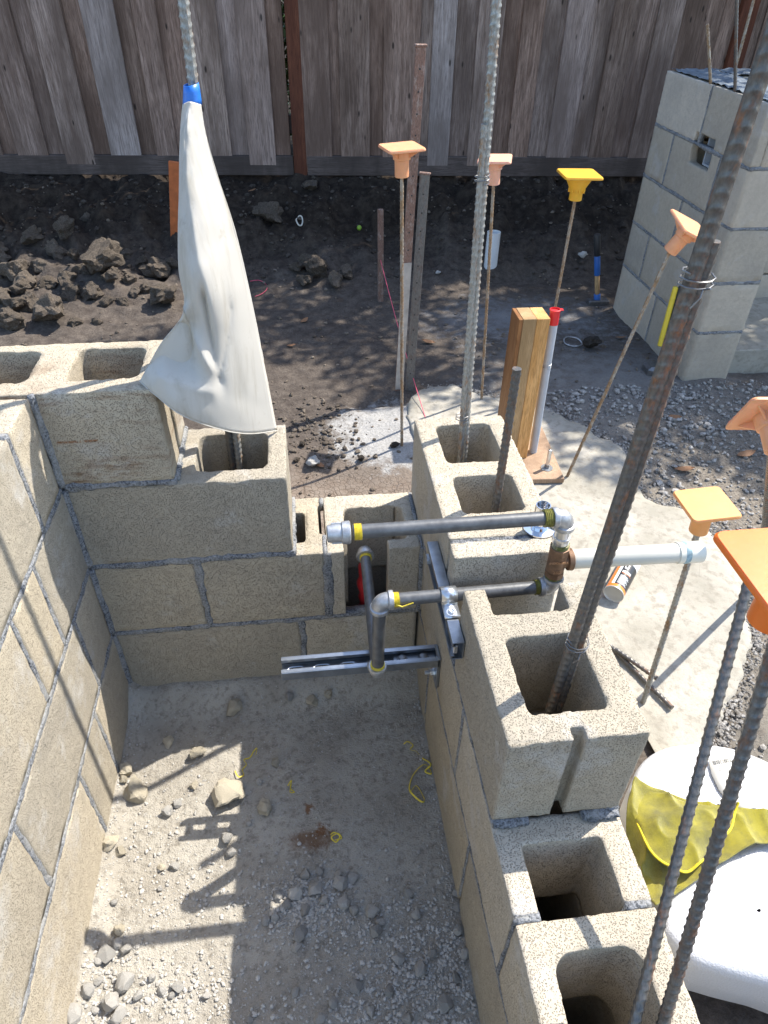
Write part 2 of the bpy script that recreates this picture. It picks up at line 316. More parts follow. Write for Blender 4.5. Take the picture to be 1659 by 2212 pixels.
# ------------------------------------------------------------------ object helpers
def link(name, verts, faces, mat=None, parent=None, loc=(0, 0, 0), smooth=True, mats=None, midx=None):
    me = bpy.data.meshes.new(name); me.from_pydata([tuple(v) for v in np.asarray(verts, float).tolist()] if len(verts) else [], [], [tuple(f) for f in (faces.tolist() if isinstance(faces, np.ndarray) else faces)])
    if smooth: me.polygons.foreach_set('use_smooth', [True]*len(me.polygons))
    if mats:
        for q in mats: me.materials.append(q)
        me.polygons.foreach_set('material_index', midx)
    elif mat: me.materials.append(mat)
    me.update()
    o = bpy.data.objects.new(name, me); COL.objects.link(o); o.location = loc
    if parent: o.parent = parent
    return o
def sharp(o, ang=35):
    me = o.data
    try: me.set_sharp_from_angle(angle=math.radians(ang))
    except Exception: pass
    return o
def tag(o, label=None, cat=None, group=None, kind=None):
    if label: o['label'] = label
    if cat: o['category'] = cat
    if group: o['group'] = group
    if kind: o['kind'] = kind
    return o
def empty(name, loc=(0, 0, 0), label=None, cat=None, group=None):
    o = bpy.data.objects.new(name, None); COL.objects.link(o); o.location = loc; o.empty_display_size = .05
    return tag(o, label, cat, group)
def place(o, A, B):
    A = Vector(A); B = Vector(B); o.rotation_mode = 'QUATERNION'; o.location = A; o.rotation_quaternion = (B-A).to_track_quat('Z', 'Y')
    return o
class Geo:
    def __init__(s): s.v = []; s.f = []
    def add(s, v, f):
        n = len(s.v); s.v += [tuple(map(float, q)) for q in v]; s.f += [tuple(i+n for i in q) for q in f]; return s
    def box(s, x0, x1, y0, y1, z0, z1, c=.0):
        b = c; P = []
        if b <= 0:
            P = [(x, y, z) for z in (z0, z1) for y in (y0, y1) for x in (x0, x1)]
            return s.add(P, [(0, 2, 3, 1), (4, 5, 7, 6), (0, 1, 5, 4), (2, 6, 7, 3), (0, 4, 6, 2), (1, 3, 7, 5)])
        rings = []
        for z, i in ((z0, b), (z0+b, 0), (z1-b, 0), (z1, b)):
            rings.append([(x0+i+b*(i == 0), y0+i, z), (x1-i-b*(i == 0), y0+i, z), (x1-i, y0+i+b*(i == 0), z), (x1-i, y1-i-b*(i == 0), z), (x1-i-b*(i == 0), y1-i, z), (x0+i+b*(i == 0), y1-i, z), (x0+i, y1-i-b*(i == 0), z), (x0+i, y0+i+b*(i == 0), z)])
        v = [p for r in rings for p in r]; f = [tuple(range(7, -1, -1)), tuple(range(24, 32))]
        for k in range(3):
            for j in range(8): f.append((k*8+j, k*8+(j+1) % 8, k*8+8+(j+1) % 8, k*8+8+j))
        return s.add(v, f)
    def lathe(s, prof, n=24, M4=None, cap=True):
        v = []; f = []
        for r, z in prof:
            for j in range(n):
                a = 2*math.pi*j/n; v.append((r*math.cos(a), r*math.sin(a), z))
        for k in range(len(prof)-1):
            for j in range(n): f.append((k*n+j, k*n+(j+1) % n, (k+1)*n+(j+1) % n, (k+1)*n+j))
        if cap:
            f.append(tuple(range(n-1, -1, -1))); f.append(tuple(range((len(prof)-1)*n, len(prof)*n)))
        if M4 is not None: v = [tuple(M4 @ Vector(p)) for p in v]
        return s.add(v, f)
    def tube(s, pts, r, n=10, cap=True, flat=1.):
        pts = [Vector(p) for p in pts]; v = []; f = []; up = Vector((0, 0, 1)); prev = None
        for i, p in enumerate(pts):
            t = (pts[min(i+1, len(pts)-1)]-pts[max(i-1, 0)]).normalized()
            if prev is None:
                a = t.cross(up if abs(t.z) < .9 else Vector((1, 0, 0))).normalized()
            else: a = (prev - t*prev.dot(t)).normalized()
            prev = a; b = t.cross(a); rr = r[i] if isinstance(r, (list, tuple)) else r
            for j in range(n):
                th = 2*math.pi*j/n; v.append(tuple(p + a*rr*math.cos(th) + b*rr*flat*math.sin(th)))
        for k in range(len(pts)-1):
            for j in range(n): f.append((k*n+j, k*n+(j+1) % n, (k+1)*n+(j+1) % n, (k+1)*n+j))
        if cap: f.append(tuple(range(n-1, -1, -1))); f.append(tuple(range((len(pts)-1)*n, len(pts)*n)))
        return s.add(v, f)
    def make(s, name, mat, parent=None, smooth=True, ang=35, **k):
        o = link(name, s.v, s.f, mat, parent, smooth=smooth, **k)
        return sharp(o, ang) if smooth else o
def frame_to(A, B):
    A = Vector(A); B = Vector(B); return Matrix.Translation(A) @ (B-A).to_track_quat('Z', 'Y').to_matrix().to_4x4()
def spline(pts, n):
    pts = np.asarray(pts, float); m = len(pts); out = []
    for i in np.linspace(0, m-1, n):
        k = min(int(i), m-2); t = i-k; p1, p2 = pts[k], pts[k+1]; p0 = pts[k-1] if k else 2*p1-p2; p3 = pts[k+2] if k+2 < m else 2*p2-p1
        out.append(.5*((2*p1)+(-p0+p2)*t+(2*p0-5*p1+4*p2-p3)*t*t+(-p0+3*p1-3*p2+p3)*t**3))
    return np.array(out)
# ------------------------------------------------------------------ concrete block from a plan with holes
def sd_rr(x, y, b, r):
    cx, cy, hx, hy = (b[0]+b[1])/2, (b[2]+b[3])/2, (b[1]-b[0])/2-r, (b[3]-b[2])/2-r
    dx, dy = abs(x-cx)-hx, abs(y-cy)-hy
    return np.hypot(np.maximum(dx, 0), np.maximum(dy, 0))+np.minimum(np.maximum(dx, dy), 0)-r
def block(name, box, zr, holes=(), mat='block', parent=None, step=.0065, rough=1., er=.003):
    x0, x1, y0, y1 = box; z0, z1 = zr; z0w = z0; seed = random.randrange(9999)
    nx = max(2, round((x1-x0)/step)); ny = max(2, round((y1-y0)/step))
    gx = np.linspace(x0, x1, nx+1); gy = np.linspace(y0, y1, ny+1)
    def sdf(x, y):
        d = sd_rr(x, y, box, er)
        for h in holes: d = np.maximum(d, -sd_rr(x, y, h[:4], h[4] if len(h) > 4 else .012))
        return d
    cx, cy = np.meshgrid((gx[1:]+gx[:-1])/2, (gy[1:]+gy[:-1])/2, indexing='ij'); sol = sdf(cx, cy) < 0
    PX, PY = np.meshgrid(gx, gy, indexing='ij'); pad = np.zeros((nx+2, ny+2), bool); pad[1:-1, 1:-1] = sol
    touch = np.stack([pad[:-1, :-1], pad[1:, :-1], pad[:-1, 1:], pad[1:, 1:]]); used = touch.any(0); bnd = used & ~touch.all(0)
    e = 1e-4
    for _ in range(2):
        d = sdf(PX, PY); gxx = (sdf(PX+e, PY)-sdf(PX-e, PY))/(2*e); gyy = (sdf(PX, PY+e)-sdf(PX, PY-e))/(2*e)
        k = bnd*np.clip(d, -.8*step, .8*step); PX = PX-k*gxx; PY = PY-k*gyy
    H = z1-z0; nz = max(3, int(H/step/1.6)); lev = np.concatenate([[0, .002/H], np.linspace(0, 1, nz+1)[1:-1], [1-.002/H, 1]]); L = len(lev)
    idt = -np.ones((nx+1, ny+1), int); ii = np.argwhere(used); idt[tuple(ii.T)] = np.arange(len(ii)); n1 = len(ii)
    pt = np.stack([PX[used], PY[used]], 1)
    bi = np.argwhere(bnd); idb = -np.ones((nx+1, ny+1), int); idb[tuple(bi.T)] = np.arange(len(bi)); nb = len(bi); pb = np.stack([PX[bnd], PY[bnd]], 1)
    V = [np.c_[pt, np.full(n1, z1)], np.c_[pt, np.full(n1, z0)]]
    for q in lev[1:-1]: V.append(np.c_[pb, np.full(nb, z0+H*q)])
    V = np.concatenate(V); F = []
    c = np.argwhere(sol); a, b, c_, d_ = idt[c[:, 0], c[:, 1]], idt[c[:, 0]+1, c[:, 1]], idt[c[:, 0]+1, c[:, 1]+1], idt[c[:, 0], c[:, 1]+1]
    F.append(np.stack([a, b, c_, d_], 1)); F.append(np.stack([a, d_, c_, b], 1)+n1)
    def vid(I, J, k):
        if k == L-1: return idt[I, J]
        if k == 0: return idt[I, J]+n1
        return 2*n1+(k-1)*nb+idb[I, J]
    ex = []
    for (di, dj, p, q) in ((-1, 0, (0, 1), (0, 0)), (1, 0, (1, 0), (1, 1)), (0, -1, (0, 0), (1, 0)), (0, 1, (1, 1), (0, 1))):
        nbm = pad[1+di:nx+1+di, 1+dj:ny+1+dj]; k = np.argwhere(sol & ~nbm)
        ex.append((k[:, 0]+p[0], k[:, 1]+p[1], k[:, 0]+q[0], k[:, 1]+q[1]))
    for I0, J0, I1, J1 in ex:
        for k in range(L-1): F.append(np.stack([vid(I0, J0, k), vid(I1, J1, k), vid(I1, J1, k+1), vid(I0, J0, k+1)], 1))
    F = np.concatenate(F)
    fn = np.cross(V[F[:, 1]]-V[F[:, 0]], V[F[:, 2]]-V[F[:, 0]]); ln = np.linalg.norm(fn, axis=1, keepdims=True); fn = fn/np.maximum(ln, 1e-12)
    N = np.zeros_like(V)
    for q in range(4): np.add.at(N, F[:, q], fn)
    N /= np.maximum(np.linalg.norm(N, axis=1, keepdims=True), 1e-9)
    edge = np.zeros(len(V), bool); bm = bnd[tuple(ii.T)]; edge[:n1] = bm; edge[n1:2*n1] = bm
    P = V + np.array([seed*.37, seed*.11, 0])
    off = (.0005*fbm(P, 140, 2)+.0006*fbm(P, 45, 2))*rough
    chip = .0011+.0020*noise(P, 150, 3)+.0042*np.maximum(0, noise(P, 42, 5)-.2)+.014*np.maximum(0, noise(P, 14, 9)-.58)
    off = np.where(edge, -np.maximum(chip, 0)*rough, off)
    near = np.zeros(len(V), bool); near[2*n1+(L-3)*nb:] = True
    off = np.where(near, off-.5*np.maximum(0, chip)*rough*.5, off)
    V = V+N*off[:, None]; org = np.array([x0, y0, z0])
    o = link(name, V-org, F, M[mat] if isinstance(mat, str) else mat, parent, tuple(org - (np.array(parent.location) if parent else 0)))
    return o
def strip(A, B, nrm, parent, w=.013, deep=.02, proud=.0012, name='mortar_joint', mat='mortar'):
    A, B, nrm = np.array(A, float), np.array(B, float), np.array(nrm, float); L = np.linalg.norm(B-A); t = (B-A)/L; s = np.cross(t, nrm); n = max(3, int(L/.006))
    u = np.linspace(0, 1, n+1); seed = random.random()*50; V = []; prof = [(-1, -deep, 0), (-1.05, -.0006, 0), (-.6, .8, 1), (-.2, 1., 1), (.2, 1., 1), (.6, .8, 1), (1.05, -.0006, 0), (1, -deep, 0)]
    for k, (a, b, p) in enumerate(prof):
        base = A+np.outer(u, B-A); q = base+seed
        ww = w/2*(1.05+.5*noise(q, 75, k//4)+.5*noise(q, 16, 7+k//4))
        hh = (proud*b*(1+.8*noise(q+k*3.1, 110, 3))+.0016*np.maximum(0, noise(q+k, 60, 9))) if p else np.full(n+1, b)
        V.append(base+np.outer(a*ww, s)+np.outer(hh, nrm))
    V = np.stack(V, 1).reshape(-1, 3); m = len(prof); F = [[i*m+j, i*m+(j+1) % m, (i+1)*m+(j+1) % m, (i+1)*m+j] for i in range(n) for j in range(m)]
    F.append(list(range(m-1, -1, -1))); F.append([n*m+j for j in range(m)])
    o = link(name, V-np.array(parent.location), F, M[mat], parent); return o
H = .2032; g = .0048
def zc(c): return (H*(c-1)+g if c > 1 else -.07, H*c-g)
# ================================================================== THE SETTING
def terrain(x, y):
    p = np.stack([x, y, 0*x], 1)
    n = fbm(p, 1.3, 3, 2); m = fbm(p, 9, 4, 5)
    z = -.018+.02*n*sstep(.9, 1.6, y)+.009*m*(1+1.2*sstep(2.3, 2.8, y))
    bank = sstep(2.55, 3.42, y+.12*n+.05*m); z = z+.33*bank*(1+.1*m)
    z = z+.10*np.exp(-(((x+.75)/.65)**2+((y-2.65)/.42)**2))*(1+.3*m)
    z = z+.05*np.exp(-(((x-.66)/.3)**2+((y-2.62)/.2)**2))
    z = z-.03*np.exp(-(((x-.55)/.25)**2+((y-.75)/.35)**2))*(1+.5*m)
    z = z-.05*np.exp(-((y-1.36)/.05)**2)*sstep(.55, .7, x)*sstep(1.5, 1.2, x)*(1+.6*m)*.6
    z = z-.02*sstep(1.45, 1.75, x)*sstep(1.2, .6, y)
    under = (x > -.6) & (x < .88) & (y < .17); z = np.where(under, -.06, z)
    return z
def tz(x, y): return float(terrain(np.array([float(x)]), np.array([float(y)]))[0])
def hit(u, v):
    d = ray(u, v); a = .5
    for _ in range(600):
        a += .01; p = CAM+d*a
        if p[2] < tz(p[0], p[1]): break
    for _ in range(8):
        a -= .0012; p = CAM+d*a
        if p[2] > tz(p[0], p[1]): break
    return p
def gridmesh(name, xs, ys, zf, mat):
    X, Y = np.meshgrid(xs, ys, indexing='ij'); x, y = X.ravel(), Y.ravel(); z = zf(x, y); nx, ny = len(xs), len(ys)
    i = (np.arange(nx-1)[:, None]*ny+np.arange(ny-1)[None]).ravel()
    return link(name, np.stack([x, y, z], 1), np.stack([i, i+ny, i+ny+1, i+1], 1), mat)
xs = np.concatenate([[-400, -60, -15, -6, -3.5], np.arange(-2.2, 3.6, .0155), [4.5, 7, 15, 60, 400]])
ys = np.concatenate([[-400, -60, -15, -5, -2.5], np.arange(-1.6, 3.9, .0155), [4.5, 7, 15, 60, 400]])
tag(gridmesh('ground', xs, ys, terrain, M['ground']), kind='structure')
def pitz(x, y):
    p = np.stack([x, y, 0*x], 1); return -.036+.036*sstep(-.09, -.01, y)+.020*sstep(.035, .0, x)+.003*fbm(p, 8, 3, 1)+.0012*fbm(p, 90, 2, 4)+.012*sstep(.05, 0, x)*(.5+.5*noise(p, 20, 2))+.014*sstep(-.06, 0, y)*(.6+.4*noise(p, 25, 3))
tag(gridmesh('pit_floor', np.arange(-.02, .715, .006), np.arange(-1.5, .02, .006), pitz, M['pit']), kind='structure')
# cast footing that spreads to the right of the wall
fp = spline([(.86, -1.7), (.86, -.5), (.86, .3), (.86, .9), (.86, 1.3), (1.05, 1.40), (1.25, 1.30), (1.396, 1.197), (1.52, 1.02), (1.585, .886), (1.56, .72), (1.56, .60), (1.66, .53), (1.70, .40), (1.69, .244), (1.62, .08), (1.564, -.04), (1.43, -.2), (1.32, -.30), (1.27, -.42), (1.28, -.8), (1.3, -1.7)], 420)
V = []; Fc = []; cx_, cy_ = 1.15, .2
nr = 44
for k, (rr) in enumerate(np.linspace(0, 1, nr)):
    q = np.array([cx_, cy_])+(fp-np.array([cx_, cy_]))*rr
    P3 = np.c_[q, np.zeros(len(q))]; w = .030*noise(P3, 9, 3)+.024*noise(P3, 24, 4)+.014*noise(P3, 60, 5)
    q = q+(q-np.array([cx_, cy_]))*(w*rr**6)[:, None]
    z = .004+.0035*fbm(P3, 5, 3, 8)+.0012*fbm(P3, 60, 2, 9)-.012*rr**14
    V.append(np.c_[q, z])
V.append(np.c_[V[-1][:, :2]*1.004-.004*np.array([cx_, cy_]), np.full(len(fp), -.08)])
n = len(fp)
for k in range(nr):
    for j in range(n-1): Fc.append((k*n+j, k*n+j+1, (k+1)*n+j+1, (k+1)*n+j))
tag(link('concrete_footing', np.concatenate(V), Fc, M['footing']), kind='structure')

# ================================================================== BLOCK WALLS
W = .692; T = .194; NO = (1, 1)
# ---- left wall
lw = empty('block_wall', (-.097, -.7, 0), 'long four course block wall along the left side, sunlit inner face', 'wall', None)
fine = .008
for c, js in ((1, [.196, -.204, -.342, -.748]), (2, [-.005, -.143, -.540, -.946]), (3, [.196, -.206, -.328, -.734]), (4, [-.0055, -.127, -.533, -.939])):
    js = js+[js[-1]-.4064]
    for a, b in zip(js[:-1], js[1:]):
        y1, y0 = a-g, b+g; hs = []
        if c == 4:
            L = y1-y0
            if L > .3: hs = [(-.16, -.034, y0+.036, y0+L/2-.018), (-.16, -.034, y0+L/2+.018, y1-.036)]
            else: hs = [(-.16, -.034, y0+.03, y1-.03)]
        block('block', (-T, 0, y0, y1), zc(c), hs, 'block', lw, step=.0085, er=.002)
    for a in js[1:-1]:
        strip((-.0005, a, zc(c)[0]), (-.0005, a, zc(c)[1]), (1, 0, 0), lw, w=.0125)
for c in (1, 2, 3): strip((-.0005, -.004, H*c), (-.0005, -1.8, H*c), (1, 0, 0), lw, w=.0135, proud=.0016)
for a in (-.127, -.533): strip((-.19, a, zc(4)[1]-.0005), (-.004, a, zc(4)[1]-.0005), (0, 0, 1), lw, w=.011)
# ---- back wall (steps down to the right)
bw = empty('block_wall', (.25, .097, 0), 'stepped block wall across the back of the pit, facing the camera', 'wall', None)
cellr = .018
block('block', (.0035, .414, 0, T), zc(1), [(.05, .19, .035, .16), (.23, .375, .035, .16)], 'block', bw, .009)
block('block', (.424, .687, 0, T), zc(1), [(.465, .64, .035, .16)], 'block', bw, .009)
block('block', (-T, .2085, 0, T), zc(2), [(.04, .17, .035, .16)], 'block', bw, .0085)
block('block', (.2185, .478, 0, T), zc(2), [(.30, .441, .040, .142, .008), (.4715, .52, .062, .166, .002)], 'block', bw, .0065)
o = block('block', (.4855, .687, 0, T), zc(2), [(.5285, .663, .030, .147, .014), (.521, .617, -.05, .036, .003)], 'block', bw, .0055, rough=1.3)
o['label'] = 'block with its front broken open for the pipe riser'
block('block', (.0035, .4144, 0, T), zc(3), [(.045, .190, .035, .16), (.236, .378, .037, .165, cellr)], 'block', bw, .0065)
ob = block('block', (-.1915, .2055, 0, T), zc(4), [(-.160, -.019, .044, .166, cellr), (.045, .170, .044, .166, cellr), (.190, .30, .088, .108, .003)], 'block_stain', bw, .0065)
ob['label'] = 'block with brown rust stains on its front face'
block('block', (-.598, -.2015, 0, T), zc(4), [(-.566, -.42, .044, .166, cellr), (-.38, -.234, .044, .166, cellr)], 'block', bw, .009)
for c in (1, 2, 3): block('block', (-.598, -.2, .0, T), zc(c), [], 'block', bw, .02)
strip((.002, -.0005, H), (.692, -.0005, H), (0, -1, 0), bw, w=.0135); strip((.002, -.0005, 2*H), (.42, -.0005, 2*H), (0, -1, 0), bw, w=.0145, proud=.002)
strip((.002, -.0005, 3*H), (.209, -.0005, 3*H), (0, -1, 0), bw, w=.0145, proud=.002)
strip((.209, .01, 3*H-.001), (.209, .19, 3*H-.001), (1, 0, 0), bw, w=.012, proud=.003)
strip((.419, -.0005, .004), (.419, -.0005, H-.003), (0, -1, 0), bw, w=.0125)
strip((.2135, -.0005, H+.003), (.2135, -.0005, 2*H-.003), (0, -1, 0), bw, w=.0135); strip((.4843, -.0005, H+.003), (.4843, -.0005, 2*H-.006), (0, -1, 0), bw, w=.016, proud=.0015)
strip((.4818, .001, .4008), (.4818, .058, .4008), (0, 0, 1), bw, w=.0085, deep=.12); strip((.4818, .168, .4008), (.4818, .190, .4008), (0, 0, 1), bw, w=.0085, deep=.02)
for c in (1, 2, 3, 4): strip((.0035, -.0035, zc(c)[0]), (.0035, -.0035, zc(c)[1]), (.7071, -.7071, 0), bw, w=.013, deep=.006, proud=.0015)
strip((.6895, -.002, H+.004), (.6895, -.002, .399), (-.4, -.9165, 0), bw, w=.010, deep=.006)
strip((.417, .002, .4065), (.417, .192, .4065), (1, 0, 0), bw, w=.009, proud=.004)
strip((.6895, .005, .4008), (.6895, .19, .4008), (0, 0, 1), bw, w=.008, deep=.02)
# ---- right wall (two courses, with two raised blocks)
rw = empty('block_wall', (W+.097, -.5, 0), 'block wall with open cells along the right side of the pit', 'wall', None)
def rb(y0, y1, c, holes, step, **k): return block('block', (W, W+T, y0, y1), zc(c), holes, k.pop('mat', 'block'), rw, step, **k)
for y0, y1 in ((-1.355, -.958), (-.949, -.553), (-.543, -.147), (-.137, .194)):
    L = y1-y0; rb(y0, y1, 1, [(W+.035, W+.157, y0+.035, y0+L/2-.02), (W+.035, W+.157, y0+L/2+.02, y1-.035)], .009)
rb(-1.145, -.751, 2, [(W+.036, W+.153, -.952, -.791, .028), (W+.036, W+.153, -1.11, -.99, .028)], .0055)
rb(-.7415, -.423, 2, [(W+.036, W+.155, -.78, -.650, .006), (W+.036, W+.155, -.61, -.46, .02)], .0055)
rb(-.413, -.017, 2, [(W+.036, W+.155, -.375, -.235), (W+.036, W+.155, -.195, -.055)], .008)
rb(-.0075, .194, 2, [(W+.036, W+.155, .03, .16)], .008)
o = rb(-.209, .188, 3, [(W+.040, W+.158, .017, .157, .014), (W+.040, W+.158, -.143, -.030, .014)], .0055); o['label'] = 'raised block at the back corner, both cells open'
o = rb(-.258, -.219, 3, [], .0055, rough=1.3); o['label'] = 'narrow cut slice of block facing the gap'
o = rb(-.615, -.333, 3, [(W+.036, W+.158, -.391, -.25, .008), (W+.040, W+.152, -.572, -.437, .010), (W+.088, W+.107, -.70, -.596, .002)], .0048, rough=1.15)
o['label'] = 'raised block with a cut open end under the gas pipe'
strip((W+.0005, .0, H), (W+.0005, -1.34, H), (-1, 0, 0), rw, w=.009, proud=.0008); strip((W+.0005, -.0, 2*H), (W+.0005, -.616, 2*H), (-1, 0, 0), rw, w=.009, proud=.0008)
strip((W+T-.0005, .19, 2*H), (W+T-.0005, -.616, 2*H), (1, 0, 0), rw, w=.012, proud=.002); strip((W+T-.0005, .19, H), (W+T-.0005, -1.34, H), (1, 0, 0), rw, w=.011)
for yy in (-.418, -.746): strip((W+.0005, yy, H+g), (W+.0005, yy, 2*H-g), (-1, 0, 0), rw, w=.009)
for yy in (-.548, -.142, -.9535): strip((W+.0005, yy, .003), (W+.0005, yy, H-g), (-1, 0, 0), rw, w=.009)
for xa, xb in ((W+.003, W+.036), (W+.156, W+T-.003)): strip((xa, -.746, .4006), (xb, -.746, .4006), (0, 0, 1), rw, w=.011, deep=.18, proud=.0008)
strip((W+.002, -.6165, .4065), (W+.055, -.6165, .4065), (0, -1, 0), rw, w=.009, proud=.007); strip((W+.135, -.6165, .4065), (W+T-.002, -.6165, .4065), (0, -1, 0), rw, w=.009, proud=.010)
strip((W+.003, -.214, .6035), (W+T-.003, -.214, .6035), (0, 0, 1), rw, w=.0085, deep=.1, proud=-.004)
# ---- separate pier at the right
pr = empty('block_pier', (2.14, 1.76, 0), 'five course grey block pier in front of the fence at right, with a boxed cutout', 'block pier', None)
px0, px1, py0, py1 = 2.045, 2.239, 1.371, 2.163
hole = on(1500, 330, 'x', 2.045); hc = [on(1494, 355, 'x', 2.045), on(1510, 285, 'x', 2.045), on(1532, 365, 'x', 2.045), on(1540, 305, 'x', 2.045)]
hy0 = min(p[1] for p in hc); hy1 = max(p[1] for p in hc); hz0, hz1 = .745, .865
hy0, hy1 = 1.60, 1.70
for c in range(1, 6):
    js = [py0, py0+.3945, py1] if c % 2 else [py0, py0+.195, py0+.195+.4064, py1]
    js = [py0, py0+.3945, py1] if c in (5, 1, 3) else [py0, py0+.2, py0+.596, py1]
    for k, (a, b) in enumerate(zip(js[:-1], js[1:])):
        a2, b2 = a+(g if k else 0), b-(g if b < py1 else 0); hs = []
        if c in (4, 5):   # cut-out through the face shell for the junction box, spanning a bed joint
            if c == 5: pass
        if (c == 5) or (c == 4 and k == 1):
            z0_, z1_ = zc(c); ob_ = block('block', (a2, b2, z0_, z1_), (px0, px0+.036), [(1.64, 1.80, .742, .852, .003)], 'block_smooth', pr, .008, rough=1.1)
            ob_.rotation_euler = Matrix(((0, 0, 1), (1, 0, 0), (0, 1, 0))).to_euler(); ob_.location = (px0-pr.location[0], a2-pr.location[1], z0_-pr.location[2])
            block('block', (px0+.038, px1, a2, b2), zc(c), [(px0-.1, px1-.05, 1.60, 1.84, .003)] if True else [], 'block_smooth', pr, .016, rough=.7)
        else: block('block', (px0, px1, a2, b2), zc(c), hs, 'block_smooth', pr, .016, rough=.7)
    for a in js[1:-1]: strip((px0+.0005, a, zc(c)[0]), (px0+.0005, a, zc(c)[1]), (-1, 0, 0), pr, w=.011, proud=.0008)
    block('block', (px1+.008, px1+.4, 1.97, py1), zc(c), [], 'block_smooth', pr, .02, rough=.7)
    block('block', (px1+.41, px1+.8, 1.97, py1), zc(c), [], 'block_smooth', pr, .02, rough=.7)
for c in range(1, 5):
    strip((px0+.0005, py0+.003, H*c), (px0+.0005, py1-.003, H*c), (-1, 0, 0), pr, w=.013, proud=.002)
    strip((px0+.003, py0+.0005, H*c), (px1-.003, py0+.0005, H*c), (0, -1, 0), pr, w=.013, proud=.002)
# grout cap on the pier
def capz(x, y):
    p = np.stack([x, y, 0*x], 1); return 5*H-.002+.010*(.5+.5*fbm(p, 60, 3, 3))
gc = gridmesh('grout_cap', np.linspace(px0+.012, px1-.004, 26), np.linspace(py0+.006, py1-.006, 90), capz, M['sky_tint_grout']); gc.parent = pr; gc.location = -np.array(pr.location)
gc = gridmesh('grout_cap', np.linspace(px1+.0, px1+.79, 80), np.linspace(1.975, py1-.006, 24), capz, M['sky_tint_grout']); gc.parent = pr; gc.location = -np.array(pr.location)
# recessed junction box cut in the face
cen = (on(1517, 325, 'x', px0)); yc, zcn = cen[1], cen[2]

# frame standing in a rough opening: lining walls around a dark recess box

ge = Geo(); xb_ = px0+.03
for q in ((1.665, 1.672, .752, .845), (1.735, 1.742, .752, .845), (1.665, 1.742, .745, .752), (1.665, 1.742, .845, .852)): ge.box(xb_, xb_+.05, *q)
ge.box(xb_+.048, xb_+.052, 1.665, 1.742, .745, .852); bo_ = ge.make('junction_box', M['conduit'], pr, smooth=False); bo_.location = -np.array(pr.location)
# a slab on the ground inside the U
slab = Geo().box(px1+.004, 3.4, 1.43, 1.968, -.05, .09, .004); tag(slab.make('concrete_slab', M['footing'], ang=30), kind='structure')

# ================================================================== FENCE
A = np.array([-1.22, 3.56]); B = np.array([2.55, 3.28]); fd = (B-A)/np.linalg.norm(B-A)
fn_ = np.array([fd[1], -fd[0]])                     # towards the camera
def fs(u, v, off=0.):                                # distance along the fence of an image point
    d = ray(u, v); n3 = np.array([-fd[1], fd[0], 0]); P0 = np.array([*A, 0])+np.array([*fn_, 0])*off
    t = ((P0-CAM)@n3)/(d@n3); p = CAM+d*t; return (p[:2]-A)@fd, p[2]
fe = empty('wooden_fence', (A[0]+fd[0]*1.5, A[1]+fd[1]*1.5, .36), 'tall fence of weathered upright cedar boards along the back', 'fence')
ang = math.atan2(fd[1], fd[0]); zb = .40; ztop = 2.15
def fbox(name, s0, s1, d0, d1, z0, z1, mat, c=.002, lab=None):
    ge = Geo(); L = s1-s0; ge.box(-L/2, L/2, d0, d1, 0, z1-z0, c); o = ge.make(name, mat, fe, ang=25)
    q = A+fd*(s0+s1)/2; o.location = (q[0]-fe.location[0], q[1]-fe.location[1], z0-fe.location[2]); o.rotation_euler = (0, 0, ang)
    if lab: o['label'] = lab
    return o
L_ = [-60, 16, 56, 112, 155, 209, 253, 309, 351, 388, 440, 502, 546, 595, 632]; R_ = [667, 715, 742, 795, 830, 893, 925, 962, 1010, 1052, 1095, 1130, 1178, 1222, 1268, 1308, 1352, 1392]
light = {253, 502, 546, 925, 1178}
def boards(E):
    for k, (a, b) in enumerate(zip(E[:-1], E[1:])):
        s0 = fs(a, 352)[0]; s1 = fs(b, 352)[0]; front = k % 2 == (0 if E is L_ else 0); f = .012 if front else 0
        o = fbox('board', s0-(.012 if front else -.002), s1+(.012 if front else -.002)-.003, -.018-f*2-random.uniform(0, .004), -f*2, zb-.01, ztop+random.uniform(-.01, .01), M['fence_light'] if a in light else M['fence'])
        o.rotation_euler[1] = random.uniform(-.003, .003)
boards(L_); boards(R_)
s = fs(1392, 352)[0]; k = 0
while s < 7.5:
    w = .105 if k % 2 else .14
    fbox('board', s, s+w, -.018-(.012 if k % 2 == 0 else 0), 0-(.012 if k % 2 == 0 else 0), zb-.01, ztop, M['fence']); s += w-.006; k += 1
s = fs(-60, 352)[0]-.01; k = 0
while s > -3.4:
    w = .105 if k % 2 else .14
    fbox('board', s-w, s, -.018-(.012 if k % 2 else 0), -(.012 if k % 2 else 0), zb-.01, ztop, M['fence']); s -= w-.006; k += 1
sp0, sp1 = fs(636, 352)[0], fs(663, 352)[0]
fbox('post', sp0, sp1, -.045, .045, .25, ztop+.02, M['fence_red'], .003, 'reddish brown square post between the board panels')
s5 = fs(1597, 60)[0]; fbox('post', s5-.045, s5+.045, -.07, .02, .25, ztop+.02, M['fence_red'], .003)
fbox('kick_board', -3.4, sp0-.004, -.045, -.0185, .335, .44, M['rail'], .003); fbox('kick_board', sp1+.004, 7.5, -.045, -.0185, .335, .44, M['rail'], .003)
for zz in (.55, 1.3, 2.0): fbox('back_rail', -3.4, 7.5, .002, .04, zz, zz+.09, M['rail'], 0)

